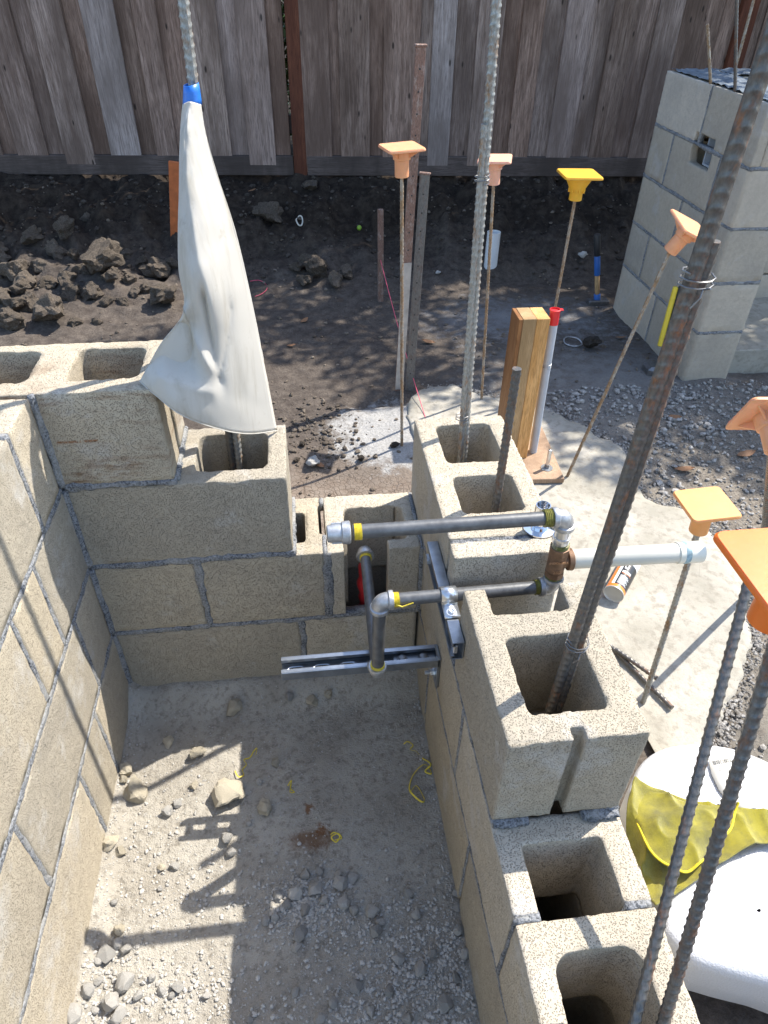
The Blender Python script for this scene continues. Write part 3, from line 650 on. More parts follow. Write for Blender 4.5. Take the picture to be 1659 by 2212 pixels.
# ================================================================== TREE beyond the fence: it shades the far ground
tr = empty('shade_tree', (4.9, 5.0, .36), 'leafy tree standing behind the fence, shading the far ground', 'tree')
ge = Geo(); tp = spline([(4.9, 5.0, .2), (4.85, 4.95, 1.2), (4.6, 4.75, 2.2), (4.4, 4.4, 3.1), (4.2, 4.3, 4.2)], 16); ge.tube(tp.tolist(), [.16-.008*i for i in range(16)], 10); 
for e in ((2.6, 3.2, 3.3), (3.2, 4.6, 3.6), (5.8, 3.3, 3.6), (6.3, 4.9, 3.8), (3.7, 3.1, 3.5), (2.0, 3.9, 3.2)):
    ge.tube(spline([(4.55, 4.7, 2.3), ((4.5+e[0])/2, (4.6+e[1])/2, 3.0), e], 8).tolist(), [.07-.007*i for i in range(8)], 7)
o = ge.make('trunk', M['bark'], tr); o.location = -np.array(tr.location)
cl = []
def shade_ok(x, y):
    b = 1.30+.2*math.sin(x*3.1+.6)+.12*math.sin(x*7.3)
    if x > 1.15: b = 1.05-.55*min(1, (x-1.15)/.5)+.15*math.sin(x*5)
    if x > 1.9: b = .35+.15*math.sin(x*6)
    return y > b
tries = 0
while len(cl) < 118 and tries < 9000:
    tries += 1; gx, gy, h = random.uniform(-.35, 4.6), random.uniform(.3, 4.2), random.uniform(2.6, 3.9)
    if not shade_ok(gx, gy-.25): continue
    if gx < .3 and gy > 1.5 and random.random() < .4: continue
    if any((gx-q[3])**2+(gy-q[4])**2 < .075 for q in cl) and random.random() < .93: continue
    cl.append((gx+.675*h, gy+.355*h, h, gx, gy))
cc = np.array([(c[0], c[1], c[2]) for c in cl]); per = 400; N = len(cc)*per
d = RNG.normal(size=(N, 3)); d /= np.linalg.norm(d, axis=1)[:, None]; ctr = np.repeat(cc, per, 0)+d*(RNG.random(N)**.5)[:, None]*np.array([.30, .30, .24])
a1 = RNG.normal(size=(N, 3)); a1 /= np.linalg.norm(a1, axis=1)[:, None]; a2 = np.cross(a1, RNG.normal(size=(N, 3))); a2 /= np.linalg.norm(a2, axis=1)[:, None]
sz = RNG.uniform(.028, .05, N)[:, None]
V = np.stack([ctr-a1*sz, ctr+a2*sz*.45, ctr+a1*sz, ctr-a2*sz*.45], 1).reshape(-1, 3); F = np.arange(4*N).reshape(-1, 4)
o = link('crown', V-np.array(tr.location), F, M['leaf_green'], tr, smooth=False)
# hedge seen through the gap beside the post
hd = RNG.normal(size=(9000, 3)); hc_ = np.array([.25, 4.25, 1.0])+hd*np.array([.7, .12, .35]); n = len(hc_); a1 = RNG.normal(size=(n, 3)); a1 /= np.linalg.norm(a1, axis=1)[:, None]; a2 = np.cross(a1, RNG.normal(size=(n, 3))); a2 /= np.linalg.norm(a2, axis=1)[:, None]
V = np.stack([hc_-a1*.03, hc_+a2*.014, hc_+a1*.03, hc_-a2*.014], 1).reshape(-1, 3)
hr = empty('hedge_bush', (.25, 4.25, .36), 'green bush glimpsed through the gap beside the reddish fence post', 'bush')
o = link('foliage', V-np.array(hr.location), np.arange(4*n).reshape(-1, 4), M['leaf_green'], hr, smooth=False)
ge = Geo()
for k in range(5): ge.tube([(.25, 4.25, .3), (.25+random.uniform(-.4, .4), 4.25+random.uniform(-.05, .05), 1.2)], [.014, .006], 6)
o = ge.make('stem', M['bark'], hr); o.location = -np.array(hr.location)

# ================================================================== REBAR
def rebar_geo(L, r=.008, p=.0125, style=0, nseg=16, step=None):
    step = step or p/6; n = max(2, int(L/step)); zz = np.linspace(0, L, n+1); th = np.linspace(0, 2*np.pi, nseg, endpoint=False)
    Z, TH = np.meshgrid(zz, th, indexing='ij'); side = np.sin(TH)
    if style == 0: ph = Z/p+np.where(side > 0, 1, -1)*np.cos(TH)*.16
    else: ph = Z/p+np.where(side > 0, .3, 0)+np.abs(np.cos(TH))*.35
    rib = np.clip(np.cos(2*np.pi*ph)-.35, 0, 1)/.65*np.abs(side)**.5; lon = np.exp(-(np.abs(side)/.22)**2)
    R_ = r*.92+r*.19*rib+r*.15*lon
    V = np.stack([R_*np.cos(TH), R_*np.sin(TH), Z], 2).reshape(-1, 3); i = np.arange(n)[:, None]*nseg; j = np.arange(nseg)[None]
    F = np.stack([i+j, i+(j+1) % nseg, i+nseg+(j+1) % nseg, i+nseg+j], 2).reshape(-1, 4).tolist()
    F.append(list(range(nseg-1, -1, -1))); F.append(list(range(n*nseg, (n+1)*nseg)))
    return V, F
def rebar(A, B, mat, label, r=.008, style=0, name='rebar', spin=0., parent=None, **k):
    L = float(np.linalg.norm(np.array(B)-np.array(A))); V, F = rebar_geo(L, r, style=style, **k)
    c, s = math.cos(spin), math.sin(spin); V = V@np.array([[c, s, 0], [-s, c, 0], [0, 0, 1]])
    o = link(name, V, F, M[mat]); sharp(o, 50)
    if parent: o.parent = parent; A = np.array(A)-np.array(parent.location); B = np.array(B)-np.array(parent.location)
    place(o, A, B)
    if label: tag(o, label, 'rebar')
    return o
def ext(A, B, z):  # point on line AB at height z
    A, B = np.array(A), np.array(B); t = (z-A[2])/(B[2]-A[2]); return A+(B-A)*t
def wire_tie(name, parent, P, axis, r, mat='steel_dark', tails=True):
    ge = Geo(); fr = frame_to(P, np.array(P)+np.array(axis)); pts = [tuple(fr @ Vector((r*math.cos(t*.7), r*math.sin(t*.7)*1.0, .0007*t-.003))) for t in range(0, 22)]
    ge.tube(pts, .0009, 6)
    if tails: ge.tube([fr @ Vector((-r, 0, 0)), fr @ Vector((-r-.006, .004, -.006)), fr @ Vector((-r-.004, .009, -.016))], .0009, 6); ge.tube([fr @ Vector((-r, 0, 0)), fr @ Vector((-r-.008, -.002, .004))], .0009, 6)
    o = ge.make(name, M[mat], parent)
    if parent: o.location = -np.array(parent.location)
    return o
# canvas covered bar
yb = .150; a = on(512, 960, 'y', yb); b = on(388, -60, 'y', yb); b = b+(b-a)*.5; a = ext(a, b, .05)
rebar(a, b, 'rb_galv', 'tall ribbed bar rising out of the canvas sleeve with blue tape', .0082, 1, spin=.5)
a2 = on(497, 960, 'y', yb); b2 = ext(a2+(b-a)*0, a2+(b-a), 1.0); rebar(ext(a2, b2, .05), b2, 'rb_rusty', 'rusty bar beside the black one, mostly hidden inside the canvas sleeve', .0078)
# tall greyed bar in the back right cell
yb = .135; a = on(1003, 965, 'y', yb); b = on(1077, -60, 'y', yb); b = b+(b-a)*.75; A_ = ext(a, b, .05)
tb = empty('lapped_rebar', tuple(ext(a, b, .61)), 'tall greyed bar tied to a shorter rusty one in the back corner block', 'rebar')
rebar(A_, b, 'rb_galv', None, .0078, 0, parent=tb)
sh = np.array([-.0125, -.004, 0]); rebar(A_+sh, on(1047, 268, 'y', yb-.004), 'rb_galv', None, .0064, 0, parent=tb)
wire_tie('wire_tie', tb, on(1041, 392, 'y', yb)+np.array([0, 0, 0]), b-a, .0125); wire_tie('wire_tie', tb, on(998, 905, 'y', yb), b-a, .0135)
# short stub in the second cell
yb = -.10; a = on(1076, 1060, 'y', yb); b = on(1117, 796, 'y', yb); rebar(ext(a, b, .05), b, 'rb_black', 'short dark stub of rebar standing in the second open cell of the back corner block', .0078, 1, spin=.6)
# heavy lapped pair in the front raised block
yb = -.50; a = on(1200, 1500, 'y', yb); b = on(1682, 40, 'y', yb); b = b+(b-a)*.2; A_ = ext(a, b, .05)
tb = empty('lapped_rebar', tuple(ext(a, b, .5)), 'nearest tall bar with orange rust, wired to a lapped piece in the front raised block', 'rebar')
rebar(A_, b+(b-a)*.06, 'rb_rusty', None, .0074, 1, parent=tb, spin=1.2)
c_ = on(1541, 520, 'y', yb+.002); rebar(A_+np.array([.0150, .003, 0]), c_, 'rb_rusty', None, .0072, 1, parent=tb, spin=.3)
wire_tie('wire_tie', tb, on(1502, 612, 'y', yb)+np.array([0, 0, 0]), b-a, .0155); wire_tie('wire_tie', tb, on(1243, 1392, 'y', yb)+np.array([.002, 0, 0]), b-a, .0155)
# two foreground bars at lower right
P5a = on(1370, 2212, 'z', .40); P5b = far(1625, 1225, .90); rebar(P5a+(P5a-P5b)*.5, P5b, 'rb_rusty', 'foreground bar streaked with red rust, leaning at lower right', .0068, 1, spin=.9)
P6a = on(1432, 2212, 'z', .40); P6b = far(1686, 1352, .68); rebar(P6a+(P6a-P6b)*.5, P6b, 'rb_black', 'foreground dark bar at lower right, closest to the frame edge', .0074, 0, spin=.4)
# horizontal bars inside the near cells
rebar((W+.075, -1.35, .216), (W+.072, -.60, .216), 'rb_mud', 'horizontal bar lying inside the near open cells', .0065)
# loose offcuts on the footing
rebar((*on(1452, 1530, 'z', .012)[:2], .013), (*on(1318, 1395, 'z', .012)[:2], .012), 'rb_rusty', 'longer rusty offcut lying on the pale footing beside the wall', .0062)
rebar((*on(1418, 1468, 'z', .02)[:2], .024), (*on(1328, 1404, 'z', .02)[:2], .024), 'rb_rusty', 'shorter rusty offcut lying across the other one on the footing', .0058)
# bars on the pier
for u0, v0, u1, v1, yy, lb in ((1495, 158, 1528, 52, 1.80, 'left of the three thin bars standing on the pier'), (1546, 168, 1592, -20, 1.62, 'middle bar standing on the pier, the one running out of view'), (1588, 150, 1636, -30, 2.08, 'right of the three thin bars standing on the pier')):
    a = on(u0, v0, 'y', yy); a[2] = 5*H-.02; b = on(u1, v1, 'y', yy); a[0] = min(max(a[0], 2.06), 2.4); rebar(a, b, 'rb_mud' if yy > 1.7 else 'rb_black', lb, .006, step=.004)
# capped stakes
def cap_geo(size=.088):
    plate = Geo(); h = size/2; c = .008; ring = []
    for sx, sy in ((1, 1), (-1, 1), (-1, -1), (1, -1)):
        for t in range(4):
            th = math.atan2(sy, sx)-math.pi/4+t*math.pi/6; ring.append((sx*(h-c)+c*math.cos(th), sy*(h-c)+c*math.sin(th)))
    v = []; f = []; prof = [(.93, .058), (1., .0595), (1., .0625), (.965, .065), (.6, .0652)]; n = len(ring)
    for s_, z in prof: v += [(x*s_, y*s_, z) for x, y in ring]
    for k in range(len(prof)-1):
        for j in range(n): f.append((k*n+j, k*n+(j+1) % n, (k+1)*n+(j+1) % n, (k+1)*n+j))
    f.append(tuple(range(n-1, -1, -1))); f.append(tuple(range((len(prof)-1)*n, len(prof)*n))); plate.add(v, f)
    col = Geo(); col.lathe([(.0155, 0), (.0165, .001), (.0168, .036), (.0205, .038), (.022, .058)], 24)
    gus = []
    for k in range(4):
        gq = Geo(); a = k*math.pi/2+math.pi/4; R3 = Matrix.Rotation(a, 4, 'Z'); t = .0012
        q = [(.018, t, .040), (.021, t, .0585), (.046, t, .0585), (.018, -t, .040), (.021, -t, .0585), (.046, -t, .0585)]
        gq.add([tuple(R3 @ Vector(p)) for p in q], [(0, 1, 2), (3, 5, 4), (0, 3, 4, 1), (1, 4, 5, 2), (2, 5, 3, 0)]); gus.append(gq)
    return plate, col, gus
def cap(P, axis, spin, mat, label, size=.088, flare=False, k_=1.):
    pl, co, gs = cap_geo(size); e = empty('safety_cap', tuple(P), label, 'safety cap', 'plastic safety caps on the bars')
    e.rotation_mode = 'QUATERNION'; zz = Vector(axis).normalized(); xx = Vector(spin); xx = (xx-zz*xx.dot(zz)).normalized(); e.rotation_quaternion = Matrix((xx, zz.cross(xx), zz)).transposed().to_quaternion()
    e.scale = (k_, k_, k_)
    if flare:
        co = Geo(); co.lathe([(.0155, 0), (.0165, .001), (.0168, .022), (.036, .057), (.036, .0585)], 24)
    pl.make('plate', M[mat], e); cob = co.make('collar', M[mat], e)
    if not flare:
        for q in gs: q.make('gusset', M[mat], cob, smooth=False)
    else:
        for k in range(8):
            gq = Geo().box(.016, .0225, -.0012, .0012, .020, .036); o = gq.make('gusset', M[mat], cob, smooth=False); o.rotation_euler = (0, 0, k*math.pi/4)
    return e
def stake(name, ub, vb, ut, vt, z0, mat, lab, capmat, caplab, spin, r=.0055, yoff=0., tilt=None, flare=False, size=.088, k_=1.):
    a = on(ub, vb, 'z', z0); b = on(ut, vt, 'y', a[1]+yoff); d = (b-a)/np.linalg.norm(b-a)
    rebar(a-d*.06, b+d*.03, mat, lab, r, step=.0035 if a[1] > 1 else .0022); cap(b-d*.0, tilt if tilt is not None else d, spin, capmat, caplab, size, flare, k_)
stake('F', 1388, 1520, 1508, 1147, 0., 'rb_galv', 'grey stake bar with rusty bands standing on the footing past the white pipe', 'cap_amber', 'pale amber cap just above the end of the white plastic pipe', (1, 0, 0), .0062, k_=1.05)
stake('A', 868, 950, 868, 382, 0., 'rb_mud', 'thin rusty stake bar in front of the two flat steel stakes', 'cap_peach', 'peach cap at left, in front of the top of the flat steel stake', (1, .22, 0), k_=1.22)
stake('B', 1040, 862, 1066, 398, 0., 'rb_mud', 'thin stake bar hidden behind the tall greyed bar', 'cap_pink', 'faded pink cap half hidden behind the tall greyed bar', (1, -.3, 0), k_=1.22)
stake('C', 1163, 862, 1242, 432, -.01, 'rb_mud', 'thin mud splashed stake bar rising behind the red capped conduit', 'cap_yellow', 'yellow flared cap against the dark bank', (1, -.05, 0), flare=True, size=.098, k_=1.28)
stake('D', 1225, 1030, 1447, 543, 0., 'rb_mud', 'long leaning stake bar rising from the corner of the sill board', 'cap_peach', 'tilted peach cap in front of the block pier', (1, .1, -.4), tilt=(.42, -.22, .86), k_=1.25)
# leaning bar at the right edge with a cap seen from beneath
up = RM @ np.array([0, 1, 0]); rt = RM @ np.array([1, 0, 0]); fw = RM @ np.array([0, 0, -1])
Pe = far(1678, 975, 1.02); ax_ = up*.93+fw*.36; cap(Pe, ax_, tuple(rt), 'cap_peach', 'peach cap tipped back at the right edge, its underside showing', size=.092)
Pb = Pe-ax_/np.linalg.norm(ax_)*.02; base = on(1641, 1262, 'z', -.03); rebar(base, Pe+ax_*.02, 'rb_rusty', 'rusty stake bar under the tipped cap at the right edge', .0075)
cap(P6b-rt*.013+up*.004, (0, 0, 1), (1, 0, 0), 'cap_orange', 'large bright orange cap at the right edge, nearest the camera', size=.094, k_=1.16)

# ================================================================== GAS PIPING
gp = empty('gas_pipe_assembly', (.70, -.286, .35), 'black and galvanised gas pipes crossing over the right wall to a bronze tee', 'piping')
def part(ge, name, mat, lab=None, parent=None, ang=35, smooth=True):
    o = ge.make(name, M[mat], parent or gp, ang=ang, smooth=smooth)
    r = (parent or gp)
    L = np.array(r.location); 
    if r.parent: L = np.array(r.parent.location)+L
    o.location = -L
    if lab: o['label'] = lab
    return o
PR = .0114
P0 = np.array([.570, .055, .351]); P1 = np.array([.561, -.286, .351]); P2 = np.array([.563, -.288, .547]); P3 = np.array([.862, -.286, .549]); P4 = np.array([.859, -.286, .704]); P5 = np.array([.508, -.286, .702])
def pipe(a, b, ta=.02, tb=.02, r=PR, mat='black_pipe', name='pipe'):
    a, b = np.array(a), np.array(b); d = (b-a)/np.linalg.norm(b-a); a = a+d*ta; b = b-d*tb
    return part(Geo().lathe([(r*.96, 0), (r, .0006), (r, np.linalg.norm(b-a)-.0006), (r*.96, np.linalg.norm(b-a))], 28, frame_to(a, b)), name, mat)
def elbow(C, d1, d2, R=.0145, arm=.021, mat='galv', lab=None):
    C, d1, d2 = np.array(C), np.array(d1, float), np.array(d2, float); k = .016
    pts = [C+d1*arm, C+d1*k]; 
    for t in np.linspace(0, 1, 9): pts.append(C+d1*k*(1-t)**2+d2*k*t**2)
    pts += [C+d2*k, C+d2*arm]; ge = Geo().tube(pts, [R]*len(pts), 24)
    for d in (d1, d2): ge.lathe([(R, -.003), (R*1.17, -.0012), (R*1.19, .005), (R*1.13, .0066), (R*.84, .0066), (R*.80, .003)], 26, frame_to(C+d*(arm-.0048), C+d*arm*2))
    o = part(ge, 'elbow', mat, lab, ang=40); return o
X, Y, Z = np.eye(3)
def tape(C, d, mat='tape_yellow', r=PR*1.08, L=.008, turns=4, parent=None):
    C, d = np.array(C), np.array(d, float); n = turns*2+1; prof = [(r*.9, 0)]+[(r*(1.0 if k % 2 else 1.09), L*(k+.5)/n) for k in range(n)]+[(r*.9, L)]
    return part(Geo().lathe(prof, 20, frame_to(C, C+d)), 'thread_tape', mat, None, parent, ang=60)
part(Geo().tube(spline([(.572, .062, .0), (.570, .058, .12), (.5705, .0555, .22), (.570, .055, .335)], 22).tolist(), [PR*(1.35+.25*math.sin(i*2.1)+.2*math.sin(i*.9)) for i in range(22)], 20), 'wrapped_riser', 'tape_red', 'riser wrapped in wrinkled red film')
pipe(P0, P1); pipe(P1, P2); pipe(P2, P3); pipe(P3*0+P4, P5, .02, .012)
e0 = elbow(P0, -Y, -Z, R=.0165, lab='elbow on top of the red wrapped riser'); e1 = elbow(P1, Y, Z, lab='lowest elbow'); e2 = elbow(P2, -Z, X); e3 = elbow(P3, -X, Z); e4 = elbow(P4, -X, -Z)
tape(P0-Y*.021, -Y, parent=e0); tape(P1+Z*.021, Z, parent=e1); tape(P2-Z*.021, -Z, L=.004, parent=e2); tape(P2+X*.021, X, L=.012, turns=6, parent=e2); tape(P3-X*.021, -X, 'tape_dark', L=.010, parent=e3); tape(P4-X*.021, -X, 'tape_dark', r=PR*1.2, L=.016, turns=5, parent=e4); tape(P5+X*.014, X, L=.012, turns=6)
part(Geo().tube([P2+X*.027+np.array([0, -PR*1.1, .001]), P2+X*.036+np.array([0, -PR*1.35, -.002]), P2+X*.046+np.array([0, -PR*1.2, 0]), P2+X*.055+np.array([0, -PR*1.25, .004])], .0012, 6), 'tape_tail', 'tape_yellow')
# end cap of upper pipe
part(Geo().lathe([(.0105, -.030), (.0135, -.0285), (.0145, -.022), (.0148, -.008), (.0178, -.006), (.0182, .005), (.0165, .0066), (PR, .0066)], 28, frame_to(P5+X*.002, P5+X)), 'end_cap', 'galv')
for k in (0, 1): part(Geo().box(-.021, -.004, -.0022, .0022, .0128, .0165, .0008), 'cap_rib', 'galv').matrix_basis = Matrix.Translation(Vector(P5)-Vector(gp.location)) @ Matrix.Rotation(k*math.pi-.6, 4, 'X')
# riser with bronze tee
pipe(P4-Z*.0, P4-Z*.062, .018, .0, r=.0128, mat='zinc', name='nipple'); part(Geo().lathe([(.0140, 0), (.0145, .002), (.0145, .010), (.014, .012)], 24, frame_to(P4-Z*.040, P4-Z*.1)), 'sleeve_ring', 'zinc')
zt = .610; tc_ = np.array([.8605, -.286, zt])
ge = Geo(); ge.lathe([(.0120, -.033), (.0165, -.032), (.0165, -.022)], 8, frame_to(tc_, tc_+Z)); ge.lathe([(.0148, -.022), (.0155, -.012), (.0150, 0), (.0155, .012), (.0148, .020)], 24, frame_to(tc_, tc_+Z)); ge.lathe([(.0168, .018), (.0170, .031), (.0120, .033)], 8, frame_to(tc_, tc_+Z))
ge.lathe([(.0125, .0), (.013, .016), (.0185, .017), (.0192, .0245), (.017, .026)], 24, frame_to(tc_, tc_+X))
part(ge, 'bronze_tee', 'brass', ang=30); tape(tc_+Z*.032, Z, 'tape_dark', r=.0135, L=.008); tape(tc_-Z*.040, Z, 'tape_dark', r=.0128, L=.008)
def text(body, size, mat, parent, M4, name='lettering', depth=.0004):
    cu = bpy.data.curves.new(name, 'FONT'); cu.body = body; cu.size = size; cu.extrude = depth; cu.align_x = 'CENTER'; cu.align_y = 'CENTER'
    t = bpy.data.objects.new('tmp', cu); COL.objects.link(t); dg_ = bpy.context.evaluated_depsgraph_get(); me = bpy.data.meshes.new_from_object(t.evaluated_get(dg_)); bpy.data.objects.remove(t)
    me.name = name; me.materials.clear(); me.materials.append(M[mat]); o = bpy.data.objects.new(name, me); COL.objects.link(o); o.parent = parent; o.matrix_basis = M4; return o
tow = Vector((-.12, -.99, .1)).normalized()
def facing(P, nrm, upv, parent, roll=0):
    n = Vector(nrm).normalized(); u = Vector(upv); x = u.cross(n).normalized(); y = n.cross(x); m = Matrix((x, y, n)).transposed().to_4x4() @ Matrix.Rotation(roll, 4, 'Z'); m.translation = Vector(P)-Vector(parent.location); return m
M['brass_dark'] = plain('raised bronze letters', (.46, .27, .15), .45, .6, 80, .2)
text('INDONESIA', .0062, 'brass_dark', gp, facing(tc_+np.array([-.003, -.0162, .008]), (-.05, -1, .0), (0, 0, 1), gp)); text('250', .0085, 'brass_dark', gp, facing(tc_+np.array([-.003, -.0164, -.013]), (-.05, -1, 0), (0, 0, 1), gp))
# white plastic outlet
pa = tc_+X*.024; pb = np.array([1.083, -.288, .608]); part(Geo().lathe([(.0162, 0), (.0167, .001), (.0167, np.linalg.norm(pb-pa))], 30, frame_to(pa, pb)), 'plastic_pipe', 'pvc')
dd = (pb-pa)/np.linalg.norm(pb-pa); part(Geo().lathe([(.0168, -.014), (.0186, -.013), (.0186, .010), (.0188, .011), (.0188, .030), (.0175, .0315), (.0150, .0315), (.0148, .02)], 30, frame_to(pb, pb+dd)), 'coupling', 'pvc_old')
part(Geo().lathe([(.0187, -.004), (.0192, -.002), (.0193, .003), (.0188, .0055)], 30, frame_to(pb, pb+dd)), 'glue_ring', 'blue_glue')
# ---- channel along the wall face and strap
ws = empty('strut_channel', (.6815, -.25, .5145), 'short channel fixed along the wall face under the gas pipe', 'metal channel')
def loc_part(ge, name, mat, root, **k):
    o = ge.make(name, M[mat], root, **k); o.location = -np.array(root.location); return o
ge = Geo(); x0, x1, y0, y1, z0, z1 = .670, .6905, -.382, -.134, .494, .535; t = .0022
ge.box(x0, x1, y0, y1, z1-t, z1, .0007); ge.box(x0, x1, y0, y1, z0, z0+t, .0007); ge.box(x1-t, x1, y0, y1, z0+t, z1-t)
ge.box(x0, x0+t, y0, y1, z1-.0095, z1-t); ge.box(x0, x0+t, y0, y1, z0+t, z0+.0095); ge.box(x0+t, x0+.006, y0, y1, z1-.0095, z1-.0078); ge.box(x0+t, x0+.006, y0, y1, z0+.0078, z0+.0095)
loc_part(ge, 'channel', 'strut', ws, smooth=False)
for yy in (-.375, -.32): loc_part(Geo().box(x0+.004, x0+.011, yy-.004, yy+.012, z0+.0108, z1-.0108, .001), 'spring_nut', 'zinc', ws)
loc_part(Geo().lathe([(.0055, 0), (.0055, .01)], 6, frame_to((x0-.004, -.165, .512), (x0+.1, -.165, .512))), 'bolt', 'galv', ws)
st = empty('pipe_strap', (.6805, -.286, .535), 'zinc strap bolting the lower pipe to the channel', 'pipe strap')
ge = Geo(); w0, w1 = .667, .694; cy, cz = -.286, .547; R = PR+.0018; prof = [(-.33, .5362), (-.325, .5378), (-.303, .5378)]
for a in np.linspace(math.radians(205), math.radians(-30), 16): prof.append((cy+R*math.cos(a), cz+R*math.sin(a)))
pv = []; 
for y_, z_ in prof: pv += [(w0, y_, z_), (w1, y_, z_)]
ge.add(pv, [(2*k, 2*k+1, 2*k+3, 2*k+2) for k in range(len(prof)-1)]); o = loc_part(ge, 'strap', 'zinc', st); sm = o.modifiers.new('s', 'SOLIDIFY'); sm.thickness = .0018; sm.offset = 1
loc_part(Geo().lathe([(.0085, .0), (.009, .0008), (.0088, .0016)], 22, frame_to((.6805, -.319, .5385), (.6805, -.319, .6))), 'washer', 'zinc', st)
loc_part(Geo().lathe([(.0062, .0014), (.0058, .0035), (.0035, .0048), (.0015, .0042)], 20, frame_to((.6805, -.319, .5385), (.6805, -.319, .6))), 'screw_head', 'zinc', st)
# ---- channel across the pit
cs = empty('strut_channel', (.53, -.222, .31), 'slotted channel arm reaching across the pit below the pipes', 'metal channel')
X0, X1, Y0, Y1, Z0, Z1 = .381, .6895, -.2435, -.2025, .2995, .3202
hs = [(xx, xx+.028, -.2300, -.2160, .0068) for xx in (.394, .445, .496, .547)]
base = block('slotted_base', (X0, X1, Y0+.0024, Y1-.0024), (Z0, Z0+.0024), hs, M['strut'], cs, .0035, rough=0, er=.0003)
ge = Geo(); ge.box(X0, X1, Y0, Y0+.0022, Z0, Z1, .0006); ge.box(X0, X1, Y1-.0022, Y1, Z0, Z1, .0006); ge.box(X0, X1, Y0+.0022, Y0+.0095, Z1-.0022, Z1); ge.box(X0, X1, Y1-.0095, Y1-.0022, Z1-.0022, Z1)
ge.box(X0, X1, Y0+.0078, Y0+.0095, Z1-.0078, Z1-.0022); ge.box(X0, X1, Y1-.0095, Y1-.0078, Z1-.0078, Z1-.0022); loc_part(ge, 'channel_sides', 'strut', cs, smooth=False)
ge = Geo(); ge.box(.6845, .6915, -.2435, -.2065, .232, .3235, .0015); loc_part(ge, 'angle_bracket', 'strut', cs)
loc_part(Geo().box(.600, .6843, -.2395, -.2065, .3022, .3065, .001), 'bracket_foot', 'strut', cs)
for xx in (.618, .660): loc_part(Geo().lathe([(.0115, 0), (.0115, .0015), (.0075, .0015), (.0075, .007), (.006, .0078)], 18, frame_to((xx, -.223, .3066), (xx, -.223, .5))), 'bolt', 'steel_dark', cs)
ge = Geo(); ge.lathe([(.0105, 0), (.0105, .0016)], 20, frame_to((.6843, -.2255, .262), (.5, -.2255, .262))); ge.lathe([(.0072, .0016), (.0072, .0075), (.0062, .0085)], 6, frame_to((.6843, -.2255, .262), (.5, -.2255, .262))); ge.lathe([(.0042, .008), (.0042, .0195)], 14, frame_to((.6843, -.2255, .262), (.5, -.2255, .262))); loc_part(ge, 'wall_bolt', 'zinc', cs)
# ---- chrome escutcheon on the raised block
ef = empty('chrome_flange', (.857, -.195, .6045), 'chrome floor flange with a threaded neck on the back corner block', 'pipe flange')
Q = frame_to((.857, -.197, .6055), (.857, -.197, .8)); loc_part(Geo().lathe([(.0275, 0), (.0285, .0008), (.0282, .0026), (.0165, .0042), (.0162, .011), (.0138, .013)], 40, Q), 'base_disc', 'chrome', ef, ang=30)
loc_part(Geo().lathe([(.0132, .012), (.0132, .051), (.0128, .052), (.0112, .052)]+[(.0112-.0006*(k % 2), .0515-.0016*k) for k in range(1, 16)]+[(.0108, .02)], 32, Q, cap=False), 'threaded_neck', 'chrome', ef, ang=25)
loc_part(Geo().lathe([(.0, .0188), (.0108, .019), (.0108, .0205)], 20, Q), 'socket_floor', 'black_plastic', ef)
for k in range(3): loc_part(Geo().box(-.0012, .0012, .0135, .0165, .005, .018, .0004), 'rib', 'chrome', ef).matrix_basis = Matrix.Translation((0, -.002, .001)) @ Matrix.Rotation(k*2.1, 4, 'Z')
# ================================================================== CANVAS SLEEVE
def coons(Lc, Rc, Tc, Bc, n, m):
    Lc, Rc, Tc, Bc = [spline(c, k) for c, k in ((Lc, m), (Rc, m), (Tc, n), (Bc, n))]
    s = np.linspace(0, 1, n)[None, :, None]; t = np.linspace(0, 1, m)[:, None, None]
    P = (1-s)*Lc[:, None]+s*Rc[:, None]+(1-t)*Tc[None]+t*Bc[None]-((1-s)*(1-t)*Tc[0]+s*(1-t)*Tc[-1]+(1-s)*t*Bc[0]+s*t*Bc[-1]); return P
sl = empty('canvas_sleeve', (.33, .08, .75), 'cream canvas sleeve draped over the rebar at left, blue tape at its neck', 'canvas cover')
Lc = [on(393.5, 226, 'y', .125), on(389, 300, 'y', .108), on(386, 430, 'y', .085), on(386, 580, 'y', .06), on(399, 668, 'y', .035), on(345, 745, 'y', .022), on(303, 822, 'y', .022)]
Rc = [on(434.5, 226, 'y', .130), on(444, 285, 'y', .125), on(467, 370, 'y', .125), on(506, 490, 'y', .125), on(537, 620, 'y', .13), on(572, 790, 'y', .145), on(599, 930, 'y', .165)]
Tc = [Lc[0], on(413, 221, 'y', .112), Rc[0]]; Bc = [Lc[-1], on(345, 852, 'y', .006), on(395, 886, 'y', -.002), on(460, 914, 'y', .02), on(530, 932, 'y', .075), Rc[-1]]
n_, m_ = 56, 110; P = coons(Lc, Rc, Tc, Bc, n_, m_); s = np.linspace(0, 1, n_)[None, :]; t = np.linspace(0, 1, m_)[:, None]
ramp = sstep(.04, .5, t)
bulge = np.sin(np.pi*s)**.8*(.010+.022*ramp)*(1-.35*t)
